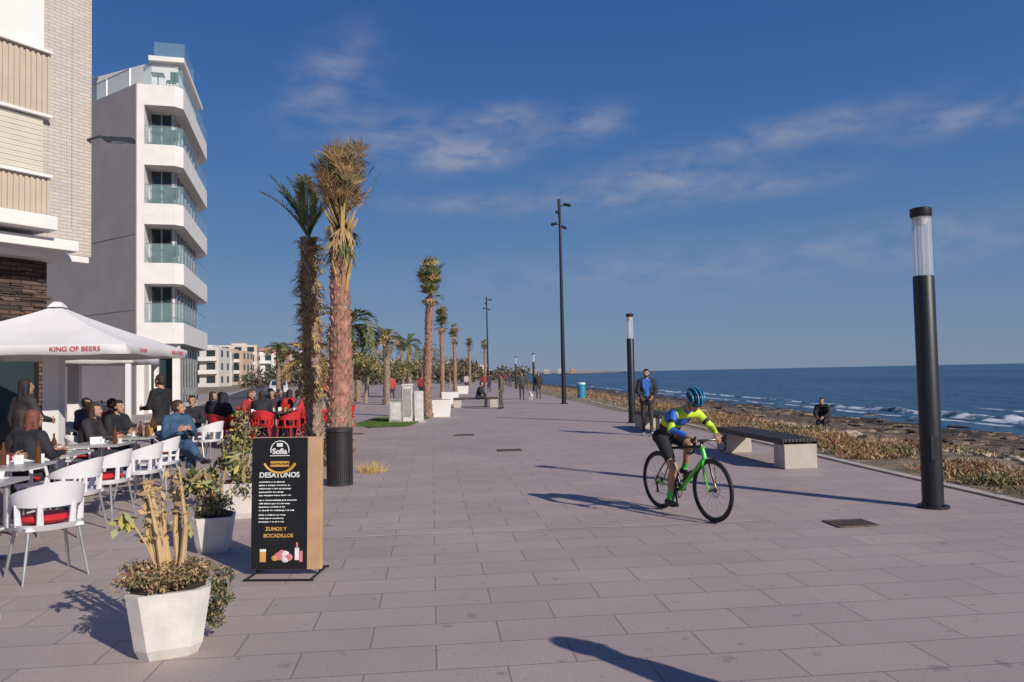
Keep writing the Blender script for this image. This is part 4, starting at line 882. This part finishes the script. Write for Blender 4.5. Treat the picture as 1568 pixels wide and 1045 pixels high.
for k in range(8): m.box((0,-.075+.006*k,1.15-.055*k),(.3,.004,.012),1,0,R(-10))
m.make('menu_easel',[cup,DARK],None,(-8.35,15.6,0),R(15))
def sign():
    e=empty('cafe_sign_board',(-1.93,6.52,0),R(-3)); wood=M('sign_wood',(.50,.31,.18),.6,0,.12,5,.1,30); blk=M('sign_black',(.012,.012,.013),.35); wt=M('sign_white',(.75,.75,.72),.6); gd=M('sign_gold',(.62,.35,.07),.6); pk=M('sign_pink',(.65,.2,.22),.6)
    m=MB(); m.box((0,0.03,.60),(.60,.055,1.10),0,0,R(-3)); m.make('wooden_board',[wood],e,bevel=.004)
    tilt=R(-3)
    f=Matrix.Translation((0,.03,.60))@Matrix.Rotation(tilt,4,'X')
    def L(x,y,z): return tuple(f@Vector((x,y,z)))
    m=MB() 
    m.box(L(-.055,-.033,0),(.475,.012,1.09),0,0,tilt)
    def ring(cx,cz,r,rr,mi,a0=0,a1=2*math.pi): m.tube([L(cx+r*math.cos(a),-.041,cz+r*math.sin(a)) for a in np.linspace(a0,a1,24)],rr,mi,5)
    ring(-.055,.44,.078,.0045,1,R(-15),R(195)); ring(-.055,.40,.15,.012,2,R(208),R(332)); m.box(L(-.055,-.041,.485),(.05,.004,.03),1,0,tilt); m.box(L(-.055,-.041,.395),(.17,.004,.006),1,0,tilt)
    m.box(L(-.055,-.0405,.325),(.16,.004,.045),2,0,tilt)
    rnd=random.Random(4)
    for r_ in range(12):
        z=.175-r_*.028-(.012 if r_>4 else 0)-(.01 if r_>8 else 0)
        xx=-.23; end=rnd.uniform(-.04,.10)
        while xx<end:
            w_=rnd.uniform(.006,.022); h_=rnd.uniform(.006,.010); m.box(L(xx+w_/2,-.0405,z+rnd.uniform(-.001,.001)),(w_,.003,h_),1,0,tilt); xx+=w_+rnd.choice([.003,.003,.009])
    for cx,cz,r,mi in((-.05,-.44,.045,3),(-.005,-.425,.04,1),(.025,-.45,.04,3),(-.09,-.455,.03,2),(.0,-.465,.035,1),(-.03,-.41,.03,3)): m.ell(L(cx,-.038,cz),(r,.006,r*.8),mi,12,6)
    m.box(L(-.19,-.041,-.44),(.05,.004,.09),2,0,tilt); m.box(L(-.19,-.0412,-.39),(.052,.004,.02),1,0,tilt)
    m.box(L(.1,-.041,-.42),(.035,.004,.10),1,0,tilt); m.box(L(.1,-.041,-.35),(.014,.004,.05),3,0,tilt); m.box(L(.135,-.041,-.44),(.025,.004,.09),3,0,tilt)
    m.make('printed_panel',[blk,wt,gd,pk],e)
    for tt,sz,x,z,mt,of in(('Sofia',.066,-.055,.43,wt,.002),('GASTROBAR',.028,-.055,.325,blk,.0005),('DESAYUNOS',.060,-.055,.232,wt,.0015),('ZUMOS Y',.042,-.08,-.215,gd,.001),('BOCADILLOS',.042,-.06,-.27,gd,.001)):
        ob=text(tt,sz,L(x,-.0435,z),(R(90)+tilt,0,0),mt,e); ob.data.offset=of
    m=MB()
    for s in(-1,1):
        m.tube([(s*.27,-.20,.015),(s*.27,.24,.015)],.010,0,6); m.tube([(s*.27,.05,.02),(s*.27,.04,.12)],.012,0,6)
    m.tube([(-.29,-.20,.012),(.29,-.20,.012)],.009,0,6); m.tube([(-.29,.24,.012),(.29,.24,.012)],.009,0,6)
    m.make('base_frame',[post],e,smooth='auto')
sign()
# ---------------------------------------------------------------- planters with plants
plm=M('planter_concrete',(.64,.60,.55),.85,0,.12,6,.12,45); soil=M('potting_soil',(.05,.035,.025),.95)
LM=[plm,soil,M('leaf_green',(.10,.12,.04),.7),M('leaf_yellow',(.42,.36,.08),.7),M('leaf_dark',(.045,.06,.028),.8),M('leaf_dry',(.32,.22,.11),.9),M('leaf_red',(.26,.12,.08),.8),M('stem_tan',(.50,.35,.18),.8),M('leaf_pale',(.34,.34,.19),.7)]
def octa(r,c): return [(-r+c,-r),(r-c,-r),(r,-r+c),(r,r-c),(r-c,r),(-r+c,r),(-r,r-c),(-r,-r+c)]
def planter(m,r=.235,h=.42,c=.07):
    m.prism(octa(r*.68,c*.8),0,.06,0,octa(r*.80,c)); m.prism(octa(r*.80,c),.061,h,0,octa(r,c)); m.prism(octa(r*.88,c),h+.001,h+.006,1)
m=MB(); planter(m,.235,.40)
for i in range(9):
    a=random.random()*6.28; b=Vector((.05*math.cos(a),.05*math.sin(a),.38)); t=Vector((.10*math.cos(a)-.03,.09*math.sin(a),random.uniform(.85,1.12))); mid=b.lerp(t,.5)+Vector((random.uniform(-.05,.05),0,0)); m.tube([b,b.lerp(mid,.5)+Vector((.01,0,0)),mid,t],[.022,.019,.015,.006],7,7)
    for k in range(8): q=mid.lerp(t,k/7); leafs(m,q,3,(.03,.03,.03),.035,[5,7,7,5])
m.tube([(-.03,0,.40),(-.12,-.02,.65),(-.22,-.02,.83),(-.27,0,.86)],[.010,.007,.005,.003],7,5)
leafs(m,(-.25,0,.80),14,(.08,.06,.09),.055,[3,3,8],0,1.5); leafs(m,(-.16,0,.72),6,(.06,.05,.06),.045,[3,8],0,1.5); leafs(m,(.12,.02,.72),4,(.05,.05,.06),.045,[3,8],0,1.5)
for i in range(30):
    a=random.random()*6.28; rr=.25*math.sqrt(random.random()); leafs(m,(rr*math.cos(a),rr*math.sin(a),.43+random.uniform(0,.10)*(1-rr)),95,(.085,.085,.05),.017,random.choice([[5,4,5],[5,6,4],[2,5,5],[4,5,2],[6,5,7]]))
for i in range(7):
    leafs(m,(.27+random.uniform(-.04,.06),-.02+random.uniform(-.1,.1),.42-i*.05),110,(.07,.08,.05),.02,[4,2,4,5])
m.make('potted_plant',LM,None,(-2.14,4.78,0),R(24),recalc=False)
m=MB(); planter(m,.19,.34,.05)
for i in range(14):
    a=random.random()*6.28; rr=random.uniform(0,.15); t=Vector((rr*2*math.cos(a),rr*1.6*math.sin(a),random.uniform(.55,.9))); m.tube([(rr*.5*math.cos(a),rr*.5*math.sin(a),.33),t*.7+Vector((0,0,.12)),t],[.008,.006,.003],7,5); leafs(m,t,26,(.08,.08,.1),.055,[8,2,8,3,4,5],.1,2.2)
leafs(m,(0,0,.45),420,(.2,.18,.14),.032,[2,8,4,5])
m.make('potted_plant',LM,None,(-2.92,7.5,0),R(15),recalc=False)
m=MB(); planter(m,.22,.42,.05)
for i in range(16):
    a=random.random()*6.28; rr=random.uniform(0,.14); t=Vector((rr*1.6*math.cos(a),rr*1.6*math.sin(a),random.uniform(.6,1.15))); m.tube([(rr*.5*math.cos(a),rr*.5*math.sin(a),.4),t*.6+Vector((0,0,.2)),t],[.01,.007,.003],7,5); leafs(m,t,44,(.1,.1,.16),.04,[3,2,2,8,5])
leafs(m,(.1,-.1,.4),520,(.2,.2,.2),.036,[4,2,4,5])
m.make('potted_plant',LM,None,(-3.3,9.3,0),R(10),recalc=False)
mb=MB() 
for i in range(160):
    a=random.random()*6.28; r_=random.uniform(0,.22); mb.add([(r_*math.cos(a)-.008,r_*math.sin(a),0),(r_*math.cos(a)+.008,r_*math.sin(a),0),(r_*1.6*math.cos(a),r_*1.6*math.sin(a),random.uniform(.05,.22))],[(0,1,2)],0)
mb.make('dry_grass_tuft',[gold],None,(-2.45,13.3,0),recalc=False)

# ---------------------------------------------------------------- sky, sun, camera
EL=28.5; sunv=Vector((.68,-.733,0)).normalized()*math.cos(R(EL)); sunv.z=math.sin(R(EL)); az=math.atan2(sunv.x,sunv.y)
w=bpy.data.worlds.new('World'); sc.world=w; w.use_nodes=True; nt=w.node_tree; N=nt.nodes; Lk=nt.links; bg=N['Background']
sky=N.new('ShaderNodeTexSky'); sky.sky_type='NISHITA'; sky.sun_disc=False; sky.sun_elevation=R(EL); sky.sun_rotation=az; sky.air_density=1.0; sky.dust_density=.3; sky.ozone_density=3.5
tc=N.new('ShaderNodeTexCoord'); sp=N.new('ShaderNodeSeparateXYZ'); Lk.new(tc.outputs['Generated'],sp.inputs[0])
def mth(op,a,b=None,c=None):
    n=N.new('ShaderNodeMath'); n.operation=op
    for i,x in enumerate((a,b,c)):
        if x is None: continue
        if isinstance(x,(int,float)): n.inputs[i].default_value=x
        else: Lk.new(x,n.inputs[i])
    return n.outputs[0]
# blue haze layer by elevation blended over the physical sky
hz=N.new('ShaderNodeValToRGB'); e=hz.color_ramp.elements; e[0].position=0; e[0].color=(.175,.245,.375,1); e[1].position=1; e[1].color=(.010,.05,.24,1)
for p_,c_ in ((.06,(.14,.225,.385)),(.16,(.088,.19,.39)),(.30,(.045,.135,.365)),(.46,(.024,.09,.31))):
    x=e.new(p_); x.color=c_+(1,)
Lk.new(sp.outputs['Z'],hz.inputs['Fac'])
hs=N.new('ShaderNodeVectorMath'); hs.operation='SCALE'; hs.inputs['Scale'].default_value=1/.09; Lk.new(hz.outputs[0],hs.inputs[0])
m0=N.new('ShaderNodeMix'); m0.data_type='RGBA'; m0.inputs[0].default_value=.88; Lk.new(sky.outputs[0],m0.inputs[6]); Lk.new(hs.outputs[0],m0.inputs[7])
azn=mth('MULTIPLY',mth('ARCTAN2',sp.outputs['X'],sp.outputs['Y']),57.2958); eln=mth('MULTIPLY',mth('ARCSINE',sp.outputs['Z']),57.2958)
blobs=[(-13,21.2,3.0,2.2,.5,.8),(-8,17.4,6,1.7,-.05,.8),(-3.4,15.9,3.8,.9,.06,1.3),(-.4,18.5,2.6,.9,.1,1.0),(5.6,18.0,3.4,1.1,.1,.9),(10.4,13.6,7,1.5,.1,1.0),(-3,12.6,7,.7,0,.6),(21.6,16.4,6,.9,.1,.9),(31,15.6,5,.9,.05,.8),(19.5,12.8,5,.7,.05,.7),(9,7.3,13,1.7,.03,.5),(29,8.2,9,1.6,.05,.6),(-60,18,12,3,0,.8),(60,20,14,3,0,.8)]
tot=None
for (a0,e0,wa,we,tl,st) in blobs:
    da=mth('SUBTRACT',azn,a0); de=mth('SUBTRACT',mth('SUBTRACT',eln,e0),mth('MULTIPLY',da,tl)); u=mth('DIVIDE',da,wa); v=mth('DIVIDE',de,we)
    g=mth('MULTIPLY',mth('EXPONENT',mth('MULTIPLY',mth('ADD',mth('MULTIPLY',u,u),mth('MULTIPLY',v,v)),-1.0)),st); tot=g if tot is None else mth('ADD',tot,g)
cb=N.new('ShaderNodeCombineXYZ'); Lk.new(mth('MULTIPLY',azn,.20),cb.inputs[0]); Lk.new(mth('MULTIPLY',eln,.5),cb.inputs[1])
nn=N.new('ShaderNodeTexNoise'); nn.inputs['Scale'].default_value=1.6; nn.inputs['Detail'].default_value=7; nn.inputs['Roughness'].default_value=.5; nn.inputs['Distortion'].default_value=.3; Lk.new(cb.outputs[0],nn.inputs['Vector'])
mr=N.new('ShaderNodeMapRange'); mr.inputs['From Min'].default_value=.30; mr.inputs['From Max'].default_value=.70; Lk.new(nn.outputs['Fac'],mr.inputs['Value'])
fac=mth('MINIMUM',mth('MULTIPLY',mth('MULTIPLY',tot,mr.outputs[0]),.78),.68)
mx=N.new('ShaderNodeMix'); mx.data_type='RGBA'; Lk.new(fac,mx.inputs[0]); Lk.new(m0.outputs[2],mx.inputs[6]); mx.inputs[7].default_value=(3.5,3.8,4.9,1)
Lk.new(mx.outputs[2],bg.inputs['Color']); bg.inputs['Strength'].default_value=.09
L_=bpy.data.lights.new('sun','SUN'); L_.energy=4.4; L_.angle=R(.5); L_.color=(1,.925,.83); so=bpy.data.objects.new('sun',L_); COL.objects.link(so); so.rotation_euler=sunv.to_track_quat('Z','Y').to_euler()
cam=bpy.data.cameras.new('camera'); co_=bpy.data.objects.new('camera',cam); COL.objects.link(co_); cam.lens=27; cam.sensor_width=36; cam.clip_end=60000; cam.clip_start=.05
co_.matrix_world=Matrix.Translation((0,0,1.65))@Matrix.Rotation(R(92.43),4,'X')@Matrix.Rotation(R(-1.16),4,'Z'); sc.camera=co_
sc.view_settings.view_transform='Standard'; sc.view_settings.look='None'; sc.view_settings.exposure=0
